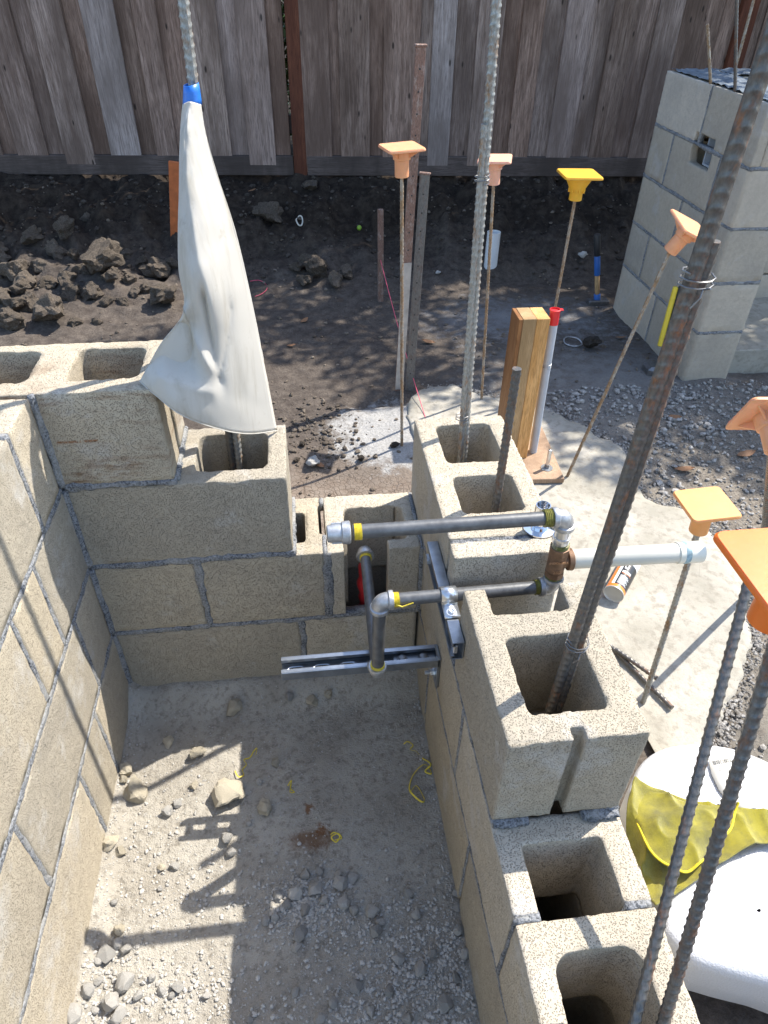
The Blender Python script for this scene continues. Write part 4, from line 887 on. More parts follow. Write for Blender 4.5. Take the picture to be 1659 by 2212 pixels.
# folds: a hollow at lower left with sharp creases, soft vertical folds elsewhere
def seg(u0, v0, u1, v1):
    d = np.array([u1-u0, v1-v0]); L2 = d@d; q = np.clip(((s-u0)*d[0]+(t-v0)*d[1])/L2, 0, 1); return np.hypot(s-u0-q*d[0], (t-v0-q*d[1])*1.6)
c1 = np.exp(-seg(.02, .655, .64, .85)/.055)*.022; c2 = np.exp(-seg(.66, .87, .50, .66)/.05)*.020; c3 = np.exp(-seg(.66, .86, .80, .70)/.04)*.012; c4 = np.exp(-seg(.15, .93, .62, .90)/.05)*.012
hol = np.exp(-(((s-.30)/.26)**2+((t-.80)/.11)**2))*.062
lip = np.exp(-(((s-.25)/.35)**2+((t-.97)/.05)**2))*.010
fold = .0035*np.sin(s*9+t*2.5)*ramp*sstep(1, .6, t)+.004*np.exp(-(seg(.55, .45, .6, .8)/.06)**2)-.0035*np.exp(-(seg(.75, .2, .8, .9)/.05)**2)
wr = fbm(np.stack([np.repeat(s, m_, 0).ravel()*2.2, np.repeat(t, n_, 1).ravel()*5, np.zeros(n_*m_)], 1), 1.7, 3, 6).reshape(m_, n_)*.0035
dep = bulge-hol+lip+fold+wr+c1-c2-c3+c4
tw = np.array([-.05, -1, .25]); tw /= np.linalg.norm(tw); Pf = P+tw*dep[..., None]
bk = np.array([.05, 1, .02]); Pk = P+bk*((np.sin(np.pi*s)**.7*(.012+.012*ramp)+.001*wr))[..., None]
V = np.concatenate([Pf.reshape(-1, 3), Pk.reshape(-1, 3)]); F = []
for i in range(m_-1):
    for j in range(n_-1): a = i*n_+j; F.append((a, a+n_, a+n_+1, a+1)); a += n_*m_; F.append((a, a+1, a+n_+1, a+n_))
o = link('canvas', V-np.array(sl.location), F, M['canvas'], sl); o.modifiers.new('w', 'WELD').merge_threshold = .0006; q = o.modifiers.new('s', 'SOLIDIFY'); q.thickness = .0011
ta = []; 
C0 = (Lc[0]+Rc[0])/2; 
for k, (u0, u1, v_) in enumerate(((395, 427, 184), (394.5, 430, 200), (394, 432.5, 218), (394, 434.5, 231))):
    a = on(u0, v_, 'y', .128); b = on(u1, v_, 'y', .128); c = (a+b)/2; r = np.linalg.norm(b-a)/2
    ta.append([(c[0]+r*math.cos(q)*1.06, c[1]+.012+(.0165+.0015*k)*math.sin(q), c[2]+.0015*math.cos(q)) for q in np.linspace(0, 2*math.pi, 28, endpoint=False)])
V = [p for r in ta for p in r]; F = [(k*28+j, k*28+(j+1) % 28, (k+1)*28+(j+1) % 28, (k+1)*28+j) for k in range(3) for j in range(28)]
o = link('blue_tape', np.array(V)-np.array(sl.location), F, M['blue_tape'], sl); q = o.modifiers.new('s', 'SOLIDIFY'); q.thickness = .0012; q.offset = 1
hem = Pf[-1][::1]; o = Geo().tube(spline(hem, 70).tolist(), .0011, 6).make('hem_stitch', M['canvas'], sl); o.location = -np.array(sl.location)

# ================================================================== POST, CONDUIT, SILL
wp = empty('wood_post', (1.16, .9, .02), 'built up post of three light boards standing on the footing', 'wooden post')
zt_ = .535
def lp(ge, name, mat, root, lab=None, **k):
    o = ge.make(name, M[mat], root, **k); o.location = -np.array(root.location)
    if lab: o['label'] = lab
    return o
pxx = on(1122, 690, 'z', zt_); pxr = on(1190, 688, 'z', zt_); pbk = on(1106, 658, 'z', zt_); yf = (pxx[1]+pxr[1])/2; yb_ = yf+.088; xa, xb = pxx[0], pxr[0]
for x0, x1, mt, nm in ((xa, xa+.012, 'fir_dark', 'plywood_strip'), (xa+.0128, xa+.0128+(xb-xa-.0128)/2, 'fir_pale', 'board'), (xa+.0134+(xb-xa-.0128)/2, xb, 'fir', 'board')):
    lp(Geo().box(x0, x1, yf, yb_, .022, zt_-random.uniform(0, .0015), .0012), nm, mt, wp)
sb = lp(Geo().box(1.115, 1.312, .705, 1.03, .0045, .0215, .002), 'sill_board', 'plate_wood', None) if False else None
so = Geo().box(-.10, .10, -.17, .16, 0, .0185, .0015).make('sill_board', M['plate_wood']); so.location = (1.214, .875, .0055); so.rotation_euler = (0, 0, -.06); tag(so, 'flat sill board under the wooden post', 'board')
ab = empty('anchor_bolt', (1.262, .765, .024), 'upright threaded anchor bolt with washer and nut on the sill board', 'anchor bolt')
Q = frame_to((1.262, .765, .0245), (1.262, .765, .5)); lp(Geo().lathe([(.020, 0), (.0205, .001), (.020, .0022)], 28, Q), 'washer', 'zinc', ab); lp(Geo().lathe([(.0095, .0022), (.0095, .013), (.0085, .0145)], 6, Q), 'nut', 'steel_dark', ab)
lp(Geo().lathe([(.0068-.0005*(k % 2), .0145+.0022*k) for k in range(28)], 16, Q), 'threaded_rod', 'zinc', ab, ang=80)
cn = empty('conduit_stub', (1.252, .895, .0), 'upright grey plastic conduit with a red cap beside the wooden post', 'conduit')
cb = on(1151, 975, 'z', .024); ct = on(1200, 668, 'y', cb[1]); dc = (ct-cb)/np.linalg.norm(ct-cb); Lc_ = np.linalg.norm(ct-cb)
lp(Geo().lathe([(.0142, -.05), (.0142, Lc_-.03)], 26, frame_to(cb, ct)), 'conduit', 'conduit', cn); lp(Geo().lathe([(.0150, Lc_-.048), (.0152, Lc_-.005), (.0172, Lc_-.004), (.0174, Lc_), (.014, Lc_+.001), (.0137, Lc_-.004), (.0, Lc_-.0045)], 26, frame_to(cb, ct)), 'red_cap', 'red_cap', cn)
o = lp(Geo().box(-.004, .004, -.007, .007, -.001, .001, .0005), 'cap_tab', 'red_cap', cn); o.matrix_basis = Matrix.Translation(Vector(ct+np.array([.019, -.004, 0]))-Vector(cn.location))
wire_tie('wire_tie', cn, on(1180, 792, 'y', cb[1]), dc, .0155, 'galv')

# ================================================================== STEEL AND WOODEN STAKES, STRING
def flat_stake(a, b, w, th, mat, label, holes=True, cat='stake', name='steel_stake', yaw=0.):
    a, b = np.array(a), np.array(b); L = np.linalg.norm(b-a); e = empty(name, tuple(a), label, cat); e.rotation_mode = 'QUATERNION'
    zz = Vector(b-a).normalized(); xx = (Vector((math.cos(yaw), math.sin(yaw), 0))-zz*zz.dot(Vector((math.cos(yaw), math.sin(yaw), 0)))).normalized(); yy = zz.cross(xx); e.rotation_quaternion = Matrix((xx, yy, zz)).transposed().to_quaternion()
    Geo().box(-w/2, w/2, -th/2, th/2, -.12, L, .0012).make('shaft', M[mat], e)
    if holes:
        k = .05
        while k < L-.02:
            Geo().lathe([(.0030, -th/2-.0006), (.0030, -th/2+.001)], 10, Matrix.Translation((random.choice((-.006, 0, .006)), 0, k)) @ Matrix.Rotation(math.pi/2, 4, 'X') @ Matrix.Translation((0, 0, 0)) if False else Matrix.Translation((.0, -th/2-.0004, k)) @ Matrix.Rotation(-math.pi/2, 4, 'X') @ Matrix.Translation((0, 0, th/2))).make('nail_hole', M['black_plastic'], e); k += .062
    return e
a = on(862, 830, 'z', 0); b = on(909, 98, 'y', a[1]); e = flat_stake(a, b, .034, .008, 'stake_rust', 'tall pitted rusty flat stake, lower end splashed with cement', yaw=.25)
Geo().box(-.0175, .0175, -.0055, -.0042, -.02, .50, .0004).make('cement_coat', M['cement_coat'], e); Geo().box(-.020, .020, -.007, .007, float(np.linalg.norm(b-a))-.004, float(np.linalg.norm(b-a))+.004, .002).make('mushroomed_head', M['stake_rust'], e)
a = on(885, 830, 'z', 0); b = on(918, 374, 'y', a[1]+.02); e = flat_stake(a, b, .034, .008, 'stake_grey', 'shorter grey steel stake beside the tall rusty one', yaw=-.35)
Geo().box(-.020, .020, -.007, .007, float(np.linalg.norm(b-a))-.004, float(np.linalg.norm(b-a))+.003, .002).make('mushroomed_head', M['stake_rust'], e)
a = hit(822, 650); b = on(822, 452, 'y', a[1]); flat_stake(a, b, .026, .02, 'stake_rust', 'small distant stake with pink string tied to it', holes=False, yaw=.1)
s0 = on(822, 562, 'y', a[1]-.012)
a = hit(384, 500); b = on(372, 350, 'y', a[1]-.02); b[2] = max(b[2], a[2]+.2); flat_stake(a, b+np.array([.02, 0, 0]), .075, .02, 'oside', 'orange painted stake leaning by the fence behind the canvas', holes=False, name='painted_stake', yaw=0)
s1 = on(919, 903, 'z', .0); tag(Geo().tube([s0+(s1-s0)*t-np.array([0, 0, .02*math.sin(math.pi*t)]) for t in np.linspace(0, 1, 12)], .0016, 6).make('string_line', M['string']), 'pink string line running down from the small stake toward the footing', 'string')
hp = [hit(u, v)+np.array([0, 0, .004]) for u, v in ((540, 609), (558, 607), (572, 613), (577, 625), (566, 636), (551, 642))]
tag(Geo().tube(spline(hp, 24).tolist(), .0018, 6).make('string_scrap', M['string']), 'loose curl of pink string on the dark soil right of the canvas', 'string')

# ================================================================== TOOLS AND SCRAPS AT THE BACK
bh = hit(1290, 655); tp_ = on(1290, 506, 'y', bh[1]+.02); sh_ = empty('sledge_hammer', tuple(bh), 'hammer standing on its head, blue and black handle up', 'hammer')
fr = frame_to(bh, tp_); L = float(np.linalg.norm(tp_-bh))
for nm, z0, z1, r, mt in (('head_socket', .0, .05, .017, 'blue_paint'), ('handle', .05, L*.42, .012, 'fir_pale'), ('blue_sleeve', L*.42, L*.70, .015, 'blue_paint'), ('grip', L*.70, L, .016, 'black_plastic')):
    o = Geo().lathe([(r*.9, z0), (r, z0+.003), (r, z1-.003), (r*.9, z1)], 16, fr).make(nm, M[mt], sh_); o.location = -np.array(bh)
o = Geo().box(-.055, .055, -.025, .025, -.03, .022, .006).make('head', M['steel_dark'], sh_)
bh = hit(1416, 800); tp_ = on(1466, 618, 'y', bh[1]+.03); lv = empty('pry_tool', tuple(bh), 'yellow and black long handled tool leaning on the pier', 'tool'); fr = frame_to(bh, tp_); L = float(np.linalg.norm(tp_-bh))
for nm, z0, z1, x0, x1, mt in (('black_back', .0, L, -.018, .0, 'black_plastic'), ('yellow_face', L*.30, L*.99, .0002, .020, 'yellow_paint')):
    o = Geo().box(x0, x1, -.012, .012, z0, z1, .004).make(nm, M[mt], lv); o.matrix_basis = Matrix.Translation(-Vector(bh)) @ fr
o = Geo().box(-.05, .05, -.04, .04, -.03, .03, .012).make('head', M['steel_dark'], lv)
pc = hit(1060, 568); pc = pc+np.array([.0, 0, -.02]); tpc = on(1063, 505, 'y', pc[1]); cu = empty('pvc_sleeve', tuple(pc), 'short open white plastic sleeve stuck upright in the dark bank', 'pipe sleeve')
Lp = float(tpc[2]-pc[2])+.01; o = Geo().lathe([(.036, -.03), (.036, Lp), (.033, Lp), (.033, .02)], 30, Matrix.Translation(Vector(pc)), cap=False).make('tube', M['can_white'], cu); o.location = -pc
def ring_scrap(u, v, R, r, mat, name, label, cat, squash=1.):
    c = hit(u, v); pts = [(c[0]+R*math.cos(t), c[1]+R*squash*math.sin(t), tz(c[0]+R*math.cos(t), c[1]+R*squash*math.sin(t))+r+.004+.01*max(0, math.sin(t*1.0))) for t in np.linspace(0, 2*math.pi, 26)]
    return tag(Geo().tube(pts, r, 8, cap=False).make(name, M[mat]), label, cat)
ring_scrap(1237, 742, .042, .003, 'galv', 'wire_ring', 'grey wire ring lying on the shaded soil right of the conduit', 'ring')
ring_scrap(647, 482, .018, .004, 'pvc', 'plastic_ring', 'tiny pale ring on the dark soil beside the big clod', 'ring')
c = hit(776, 496); ge = Geo(); ge.lathe([(.0, -.014), (.008, -.012), (.0135, -.004), (.014, .003), (.009, .012), (.001, .0145)], 14, Matrix.Translation(Vector(c)+Vector((0, 0, .01)))); tag(ge.make('fallen_fruit', M['green_fruit']), 'small lime green fruit on the dark soil', 'fruit')

# ================================================================== CAN ON THE FOOTING
r = .0275; a = on(1325, 1284, 'z', r+.004); b = on(1378, 1188, 'z', r+.004); d = (b-a)/np.linalg.norm(b-a); L = .165; b = a+d*L
ca = empty('adhesive_tube', tuple((a+b)/2), 'black and orange printed cardboard tube lying on the footing behind the white pipe', 'tube'); FA = frame_to(a, b)
def cp(ge, name, mat, **k):
    o = ge.make(name, M[mat], ca, **k); o.location = -np.array(ca.location); return o
cp(Geo().lathe([(r*.80, .004), (r*.86, .003), (r*.98, 0), (r*1.02, .001), (r*1.02, .004), (r*.98, .005)], 36, FA), 'tin_end', 'can_end')
cp(Geo().lathe([(r, .005), (r, .016)], 36, FA, cap=False), 'orange_band', 'can_orange'); cp(Geo().lathe([(r, .016), (r, L-.05)], 36, FA, cap=False), 'black_sleeve', 'can_black'); cp(Geo().lathe([(r, L-.05), (r, L-.004), (r*.96, L)], 36, FA), 'white_end', 'can_white')
def wrap(t0, t1, z0, z1, mat, name, lift=.0004, n=10):
    v = []; ff = []
    for k in range(n+1):
        q = t0+(t1-t0)*k/n
        for z in (z0, z1): v.append(tuple(FA @ Vector(((r+lift)*math.cos(q), (r+lift)*math.sin(q), z))))
    for k in range(n): ff.append((2*k, 2*k+2, 2*k+3, 2*k+1))
    return cp(Geo().add(v, ff), name, mat)
ctr_ang = None
tocam = (FA.to_3x3().inverted() @ (Vector(CAM)-Vector(a))).normalized(); ca0 = math.atan2(tocam.y, tocam.x)
wrap(ca0-1.25, ca0-.75, .016, L-.05, 'can_orange', 'orange_stripe'); wrap(ca0-.75, ca0-.45, .016, L-.055, 'can_white', 'white_stripe')
for k in range(9): wrap(ca0-.30, ca0+.75-.13*(k % 3), .022+k*.0042, .0236+k*.0042, 'can_white', 'print_line', .0005)
wrap(ca0-.30, ca0+.7, .066, .0675, 'can_orange', 'print_line', .0005); wrap(ca0-.30, ca0+.6, .070, .0785, 'can_white', 'print_line', .0004, 8)
wrap(ca0-.28, ca0+.1, .088, .108, 'can_white', 'round_mark', .0005); wrap(ca0-.20, ca0+.02, .093, .103, 'can_black', 'round_mark', .0008)

# ================================================================== FOAM, LABEL, TOWEL
def slab_from(outline, z0, z1, name, parent, loc, rr=.02, dome=.0):
    o2 = spline(outline+[outline[0]], 120)[:-1]; c = o2.mean(0); n = len(o2); V = []; F = []
    prof = [(t_, 0, z1+dome*(1-t_*t_)) for t_ in (.02, .12, .24, .36, .46, .54)]+[(1, rr*1.5, z1+.001), (1, rr*.95, z1-rr*.01), (1, rr*.55, z1-rr*.06), (1, rr*.25, z1-rr*.25), (1, rr*.06, z1-rr*.55), (1, 0, z1-rr), (1, 0, (z0+z1)/2-.005), (1, 0, z0+rr*.6), (1, rr*.2, z0+rr*.2), (1, rr*.7, z0)]
    dr = o2-c; ln = np.linalg.norm(dr, axis=1)[:, None]
    for s_, ins, z in prof:
        q = c+dr*s_-dr/ln*ins; P3 = np.c_[q, np.full(n, z)]; P3[:, 2] += .0015*fbm(P3, 4, 2, 3)*(1 if z > z0+.02 else 0); V.append(P3)
    for k in range(len(prof)-1):
        for j in range(n): F.append((k*n+j, (k+1)*n+j, (k+1)*n+(j+1) % n, k*n+(j+1) % n))
    F.append(tuple(range(len(prof)*n-1, (len(prof)-1)*n-1, -1))); return link(name, np.concatenate(V)-np.array(loc), F, M['foam'], parent)
fz = .155
def oz(pts, z): return [tuple(on(u, v, 'z', z)[:2]) for u, v in pts]
fl = (1.25, -.55, 0); fo = empty('foam_bedding', fl, 'thick white foam folded in two lobes on the ground at lower right', 'foam')
slab_from(oz([(1360, 1700), (1385, 1645), (1430, 1612), (1500, 1600), (1590, 1612), (1690, 1655), (1790, 1730), (1820, 1830), (1700, 1900), (1560, 1930), (1430, 1930), (1370, 1850)], fz), .055, fz, 'foam_lobe', fo, fl, .022, .003)
slab_from(oz([(1436, 2010), (1434, 1960), (1470, 1900), (1560, 1840), (1680, 1800), (1800, 1790), (1880, 1900), (1880, 2080), (1780, 2150), (1659, 2120), (1564, 2096), (1490, 2068)], fz+.012), .04, fz+.012, 'foam_lobe', fo, fl, .026, .003)
lab = Geo(); pts = [(1530, 1640, 1580, 1632), (1537, 1672, 1582, 1664), (1552, 1705, 1590, 1690), (1575, 1735, 1608, 1722), (1600, 1752, 1640, 1742)]
v = []; 
for u0, v0, u1, v1 in pts: v += [tuple(on(u0, v0, 'z', fz+.008)), tuple(on(u1, v1, 'z', fz+.008))]
pl_ = empty('paper_label', v[0], 'curled paper care label with small printed symbols on the foam', 'label'); o = Geo().add(v, [(2*k, 2*k+1, 2*k+3, 2*k+2) for k in range(4)]).make('paper', M['paper'], pl_); o.location = -np.array(pl_.location); o.modifiers.new('s', 'SOLIDIFY').thickness = .0006
ink = Geo()
def lerp(a, b, t): return np.array(a)*(1-t)+np.array(b)*t
A0, B0, A1, B1 = [np.array(q) for q in (v[0], v[1], v[6], v[7])]
def lpos(s_, t): return lerp(lerp(A0, B0, s_), lerp(A1, B1, s_), t)+np.array([0, 0, .0011])
for k in range(5):
    s0_ = .12+.165*k; q = [lpos(s0_, .07), lpos(s0_+.11, .07), lpos(s0_+.11, .15), lpos(s0_, .15)]
    for i in range(4): ink.tube([q[i], q[(i+1) % 4]], .0005, 4)
    if k in (0, 1, 3): ink.tube([q[0], q[2]], .0004, 4); ink.tube([q[1], q[3]], .0004, 4)
for k in range(8):
    t = .21+.045*k; ink.tube([lpos(.2+.05*(k % 2), t), lpos(.8-.07*(k % 3), t)], .0004, 4)
o = ink.make('printed_marks', M['ink'], pl_); o.location = -np.array(pl_.location)
tz_ = fz+.022
Tc = [on(1366, 1692, 'z', tz_+.01), on(1400, 1703, 'z', tz_+.012), on(1470, 1724, 'z', tz_), on(1570, 1742, 'z', tz_), on(1700, 1760, 'z', tz_+.01)]
Rc = [Tc[-1], on(1705, 1790, 'z', tz_), on(1690, 1822, 'z', tz_)]
Bc = [on(1410, 1962, 'z', tz_-.01), on(1480, 1916, 'z', tz_), on(1560, 1862, 'z', tz_), on(1625, 1825, 'z', tz_+.012), Rc[-1]]
Lc = [Tc[0], on(1346, 1760, 'z', tz_-.01), on(1356, 1830, 'z', tz_-.03), on(1385, 1900, 'z', tz_-.03), Bc[0]]
n_, m_ = 90, 70; P = coons(Lc, Rc, Tc, Bc, n_, m_); q = P.reshape(-1, 3); 
rid = fbm(q, 9, 3, 11); f1 = .030*(1-np.abs(noise(q, 13, 4)))**3+.010*(1-np.abs(noise(q, 26, 8)))**2; P[..., 2] += (f1+.004*rid-.004).reshape(m_, n_)
F = [(i*n_+j, (i+1)*n_+j, (i+1)*n_+j+1, i*n_+j+1) for i in range(m_-1) for j in range(n_-1)]
tw_ = empty('yellow_towel', tuple(P[m_//2, n_//2]), 'crumpled soiled yellow microfibre cloth lying on the white foam', 'cloth')
o = link('cloth', P.reshape(-1, 3)-np.array(tw_.location), F, M['towel'], tw_); o.modifiers.new('s', 'SOLIDIFY').thickness = .003
# second folded layer
tz2 = tz_+.016; Tc = [on(1371, 1702, 'z', tz2), on(1450, 1722, 'z', tz2), on(1530, 1748, 'z', tz2), on(1590, 1742, 'z', tz2-.004)]; Rc = [Tc[-1], on(1578, 1790, 'z', tz2), on(1552, 1822, 'z', tz2-.008)]
Bc = [on(1376, 1780, 'z', tz2-.006), on(1405, 1838, 'z', tz2), on(1450, 1872, 'z', tz2+.002), on(1492, 1882, 'z', tz2-.002), Rc[-1]]; Lc = [Tc[0], on(1362, 1740, 'z', tz2), Bc[0]]
n_, m_ = 60, 46; P = coons(Lc, Rc, Tc, Bc, n_, m_); q = P.reshape(-1, 3); P[..., 2] += (.017*(1-np.abs(noise(q, 15, 14)))**3+.004*noise(q, 30, 8)).reshape(m_, n_)
F = [(i*n_+j, (i+1)*n_+j, (i+1)*n_+j+1, i*n_+j+1) for i in range(m_-1) for j in range(n_-1)]
o = link('folded_layer', P.reshape(-1, 3)-np.array(tw_.location), F, M['towel'], tw_); o.modifiers.new('s', 'SOLIDIFY').thickness = .003
o = Geo().tube(P[-1].tolist(), .0022, 7).make('stitched_hem', M['hem'], tw_); o.location = -np.array(tw_.location)
o = Geo().tube(P[:, -1].tolist(), .0020, 7).make('stitched_hem', M['hem'], tw_); o.location = -np.array(tw_.location)

# ================================================================== STONES, CLODS, CHIPS
import bmesh
def rock_mesh(name, sub, seed, mat, ang=.55, facet=True):
    bm = bmesh.new(); bmesh.ops.create_icosphere(bm, subdivisions=sub, radius=1); V = np.array([v.co[:] for v in bm.verts]); rs = np.random.default_rng(seed)
    if mat == 'chip': V = np.sign(V)*np.abs(V)**.55
    for _ in range(int(15 if facet else 4)):          # cut flat facets
        n = rs.normal(size=3); n /= np.linalg.norm(n); d = rs.uniform(.48, .85); k = V@n-d; V = V-np.outer(np.maximum(k, 0)*.95, n)
    V *= 1+ang*.30*fbm(V+seed, 2.2, 4, 2)[:, None]; V /= np.abs(V).max()
    for v, c in zip(bm.verts, V): v.co = c
    me = bpy.data.meshes.new(name); bm.to_mesh(me); bm.free(); me.materials.append(M[mat]); me.polygons.foreach_set('use_smooth', [True]*len(me.polygons))
    try: me.set_sharp_from_angle(angle=math.radians(14 if mat == 'gravel' else 26))
    except Exception: pass
    return me
def drop(me, name, P, size, label, cat, group=None, flat=.7, rot=None):
    o = bpy.data.objects.new(name, me); COL.objects.link(o); s_ = (size/2*random.uniform(.85, 1.15), size/2*random.uniform(.75, 1.05), size/2*flat)
    o.scale = s_; o.rotation_euler = (random.uniform(-.25, .25), random.uniform(-.25, .25), random.uniform(0, 6.28)) if rot is None else rot
    o.location = (P[0], P[1], P[2]+s_[2]*.72); return tag(o, label, cat, group)
CL = [rock_mesh('clod', 4, 11+k, 'clod', 1.) for k in range(6)]; CD = [rock_mesh('dark_clod', 3, 31+k, 'clod_dark', 1.) for k in range(4)]
GR = [rock_mesh('gravel_stone', 2, 51+k, 'gravel', .5) for k in range(6)]; CH = [rock_mesh('block_chip', 3, 71+k, 'chip', .7) for k in range(6)]; CR = [rock_mesh('pale_chunk', 3, 91+k, 'cream', .9) for k in range(2)]
def pit_at(u, v):
    p = on(u, v, 'z', -.03)
    for _ in range(3): p = on(u, v, 'z', float(pitz(p[:1], p[1:2])[0]))
    return p
def px(u, v, w, z=None):   # size in metres of something w px wide
    p = hit(u, v) if z is None else pit_at(u, v); dep = -((RM.T @ (p-CAM))[2]); return p, w*dep/1508.7
clods = [(75, 515, 55), (140, 490, 62), (185, 465, 30), (30, 590, 70), (55, 605, 62), (105, 605, 45), (125, 545, 50), (160, 545, 42), (145, 600, 55), (225, 570, 95), (215, 535, 60), (270, 545, 35), (345, 585, 65), (285, 600, 45), (290, 625, 40), (355, 640, 65), (195, 625, 50), (155, 625, 60), (110, 675, 85), (35, 690, 75), (5, 635, 60), (30, 660, 50), (65, 650, 60), (85, 570, 42), (12, 560, 40), (230, 650, 40), (265, 645, 35), (240, 600, 45), (310, 560, 40), (180, 580, 45), (0, 545, 50), (320, 620, 38), (375, 565, 45), (45, 625, 45), (210, 690, 30), (160, 690, 35)]
for k, (u, v, w) in enumerate(clods):
    p, s_ = px(u, v+w*.22, w); z = p[2]+(.02 if k % 3 == 0 else 0)
    sp = {9: 'largest pointed clod in the middle of the earth heap at left', 1: 'grey clod standing alone above the earth heap, toward the fence', 0: 'dark clod at the back left of the heap, below the fence bank', 15: 'rounded clod at the right end of the heap, touching the canvas', 18: 'broad low clod at the front of the heap nearest the block wall', 19: 'flat pale clod at the front left corner of the heap'}.get(k)
    drop(CL[k % 6], 'earth_clod', (p[0], p[1], z-.02), s_*1.15, sp or 'rough clod of dug earth in the heap at left behind the wall', 'earth clod', 'clods in the earth heap at left', .8)
for k, (u, v, w, lb) in enumerate([(583, 468, 60, 'large lone dark clod lying near the foot of the fence bank'), (690, 585, 55, 'upright broken lump in the middle of the small rock heap'), (725, 610, 42, 'right hand lump of the small rock heap, just left of the pink string'), (655, 610, 35, 'left lump at the foot of the small rock heap'), (745, 590, 35, 'small dark lump behind the rock heap'), (668, 570, 40, 'flat lump at the top left of the small rock heap'), (640, 580, 28, 'little reddish lump left of the small rock heap')]):
    p, s_ = px(u, v+w*.2, w); drop(CL[k % 6], 'earth_clod', p, s_*1.3, lb, 'earth clod', None, .8)
for u, v, w, me, nm, lb, ct in [(675, 1000, 44, CR[0], 'concrete_chunk', 'pale blue grey concrete chunk between the back wall and cement spill', 'rubble'), (780, 990, 24, CD[1], 'dirt_clod', 'small brown dirt clod on the sunlit mud behind the back wall', 'earth clod'), (853, 962, 26, CD[2], 'dirt_clod', 'small brown dirt clod at the foot of the capped stake bar', 'earth clod'), (1272, 745, 52, CD[3], 'rock', 'grey rock beside the wire ring', 'rock'), (665, 384, 100, CL[1], 'buried_slab', 'greyish slab edge poking from the bank under the fence post', 'rubble'), (1256, 553, 22, CR[1], 'pale_stone', 'pale stone on the dark soil left of the hammer', 'stone'), (946, 590, 14, CR[0], 'pale_stone', 'tiny pale stone right of the steel stakes', 'stone'), (652, 960, 24, CL[1], 'dirt_clod', 'small clod in the cracked soil right of the canvas', 'earth clod'), (640, 995, 18, CL[3], 'dirt_clod', 'little clod next to the back wall corner', 'earth clod'), (1180, 600, 0, None, '', '', '')]:
    if me is None: continue
    p, s_ = px(u, v+w*.15, w); drop(me, nm, p-np.array([0, 0, .03 if 'slab' in nm else 0]), s_*(.8 if 'slab' in nm else 1), lb, ct, None, .35 if 'slab' in nm else .75)
# chips of block on the pit floor
chips = [(425, 1628, 44, 'upright pale wedge of broken block in the sun strip'), (292, 1706, 62, 'large broken block corner shadowed near the left wall'), (490, 1714, 74, 'largest broken block piece at the shade edge beside yellow tape'), (576, 1748, 42, 'squarish block chip in the shade right of the largest piece'), (242, 1822, 38, 'tall block chip against the left wall'), (264, 1841, 26, 'small chip touching the tall one by the left wall'), (509, 1529, 50, 'shaded triangular chip near the back wall'), (676, 1516, 32, 'tilted chip in the shade below the channel arm'), (367, 1602, 30, 'brown chip in shade above the sun strip'), (278, 1665, 40, 'flat chip beside the left wall at the top of the sun strip'), (265, 1683, 24, 'small chip just below the flat one by the left wall'), (420, 1699, 22, 'small tan chip left of the largest piece'), (257, 2008, 34, 'tan chip on top of the shadow of the upper pipe'), (350, 1875, 20, 'small tan chip in the middle of the sun strip'), (596, 1645, 22, 'small tan chip in the shade beside yellow tape'), (710, 1499, 22, 'small chip close to the right wall foot')]
for k, (u, v, w, lb) in enumerate(chips):
    p, s_ = px(u, v+w*.1, w, 0.003); drop(CH[k % 6], 'block_chip', p, s_*1.02, lb, 'block chip', None, .75)
gv = [(363, 1752, 28), (384, 1735, 26), (273, 2050, 34), (234, 2060, 38), (212, 2073, 24), (254, 2040, 28), (492, 1812, 30), (500, 1842, 26), (378, 1870, 22), (347, 1920, 14), (246, 1948, 20), (190, 2140, 36), (245, 2165, 46), (272, 2120, 46), (260, 2190, 40), (215, 2118, 22), (205, 2180, 20), (160, 2190, 40), (625, 1507, 26), (660, 1890, 30), (640, 1930, 36), (680, 1920, 34), (622, 1955, 24), (600, 1935, 22), (700, 1945, 26), (660, 1965, 24), (730, 1890, 26), (735, 1910, 36), (765, 1895, 28), (745, 1950, 30), (765, 1965, 26), (595, 1980, 26), (650, 2015, 40), (640, 2045, 22), (690, 1880, 24), (575, 1990, 20), (805, 1970, 34), (812, 2010, 30), (820, 1990, 24), (860, 2070, 26), (905, 2095, 36), (880, 1930, 22), (900, 1975, 24), (840, 2140, 26), (935, 2060, 24), (770, 2130, 28), (640, 2140, 22), (720, 2165, 26), (990, 2010, 26), (1005, 2060, 26), (985, 2110, 28), (960, 2170, 34), (540, 2200, 20), (690, 2200, 26), (800, 2185, 24), (880, 2200, 30), (445, 2150, 22), (385, 2130, 26), (370, 2150, 20), (350, 2140, 22), (330, 2110, 22), (300, 2150, 26), (985, 1930, 18), (990, 1960, 20), (540, 1780, 14), (560, 1690, 16), (496, 1660, 0)]
for k, (u, v, w) in enumerate(gv):
    if not w: continue
    p, s_ = px(u, v+w*.1, w, 0.002); drop(GR[k % 6], 'gravel_stone', p, s_*1.05, 'grey gravel stone lying loose on the pit floor', 'gravel stone', 'larger gravel stones on the pit floor', .72)
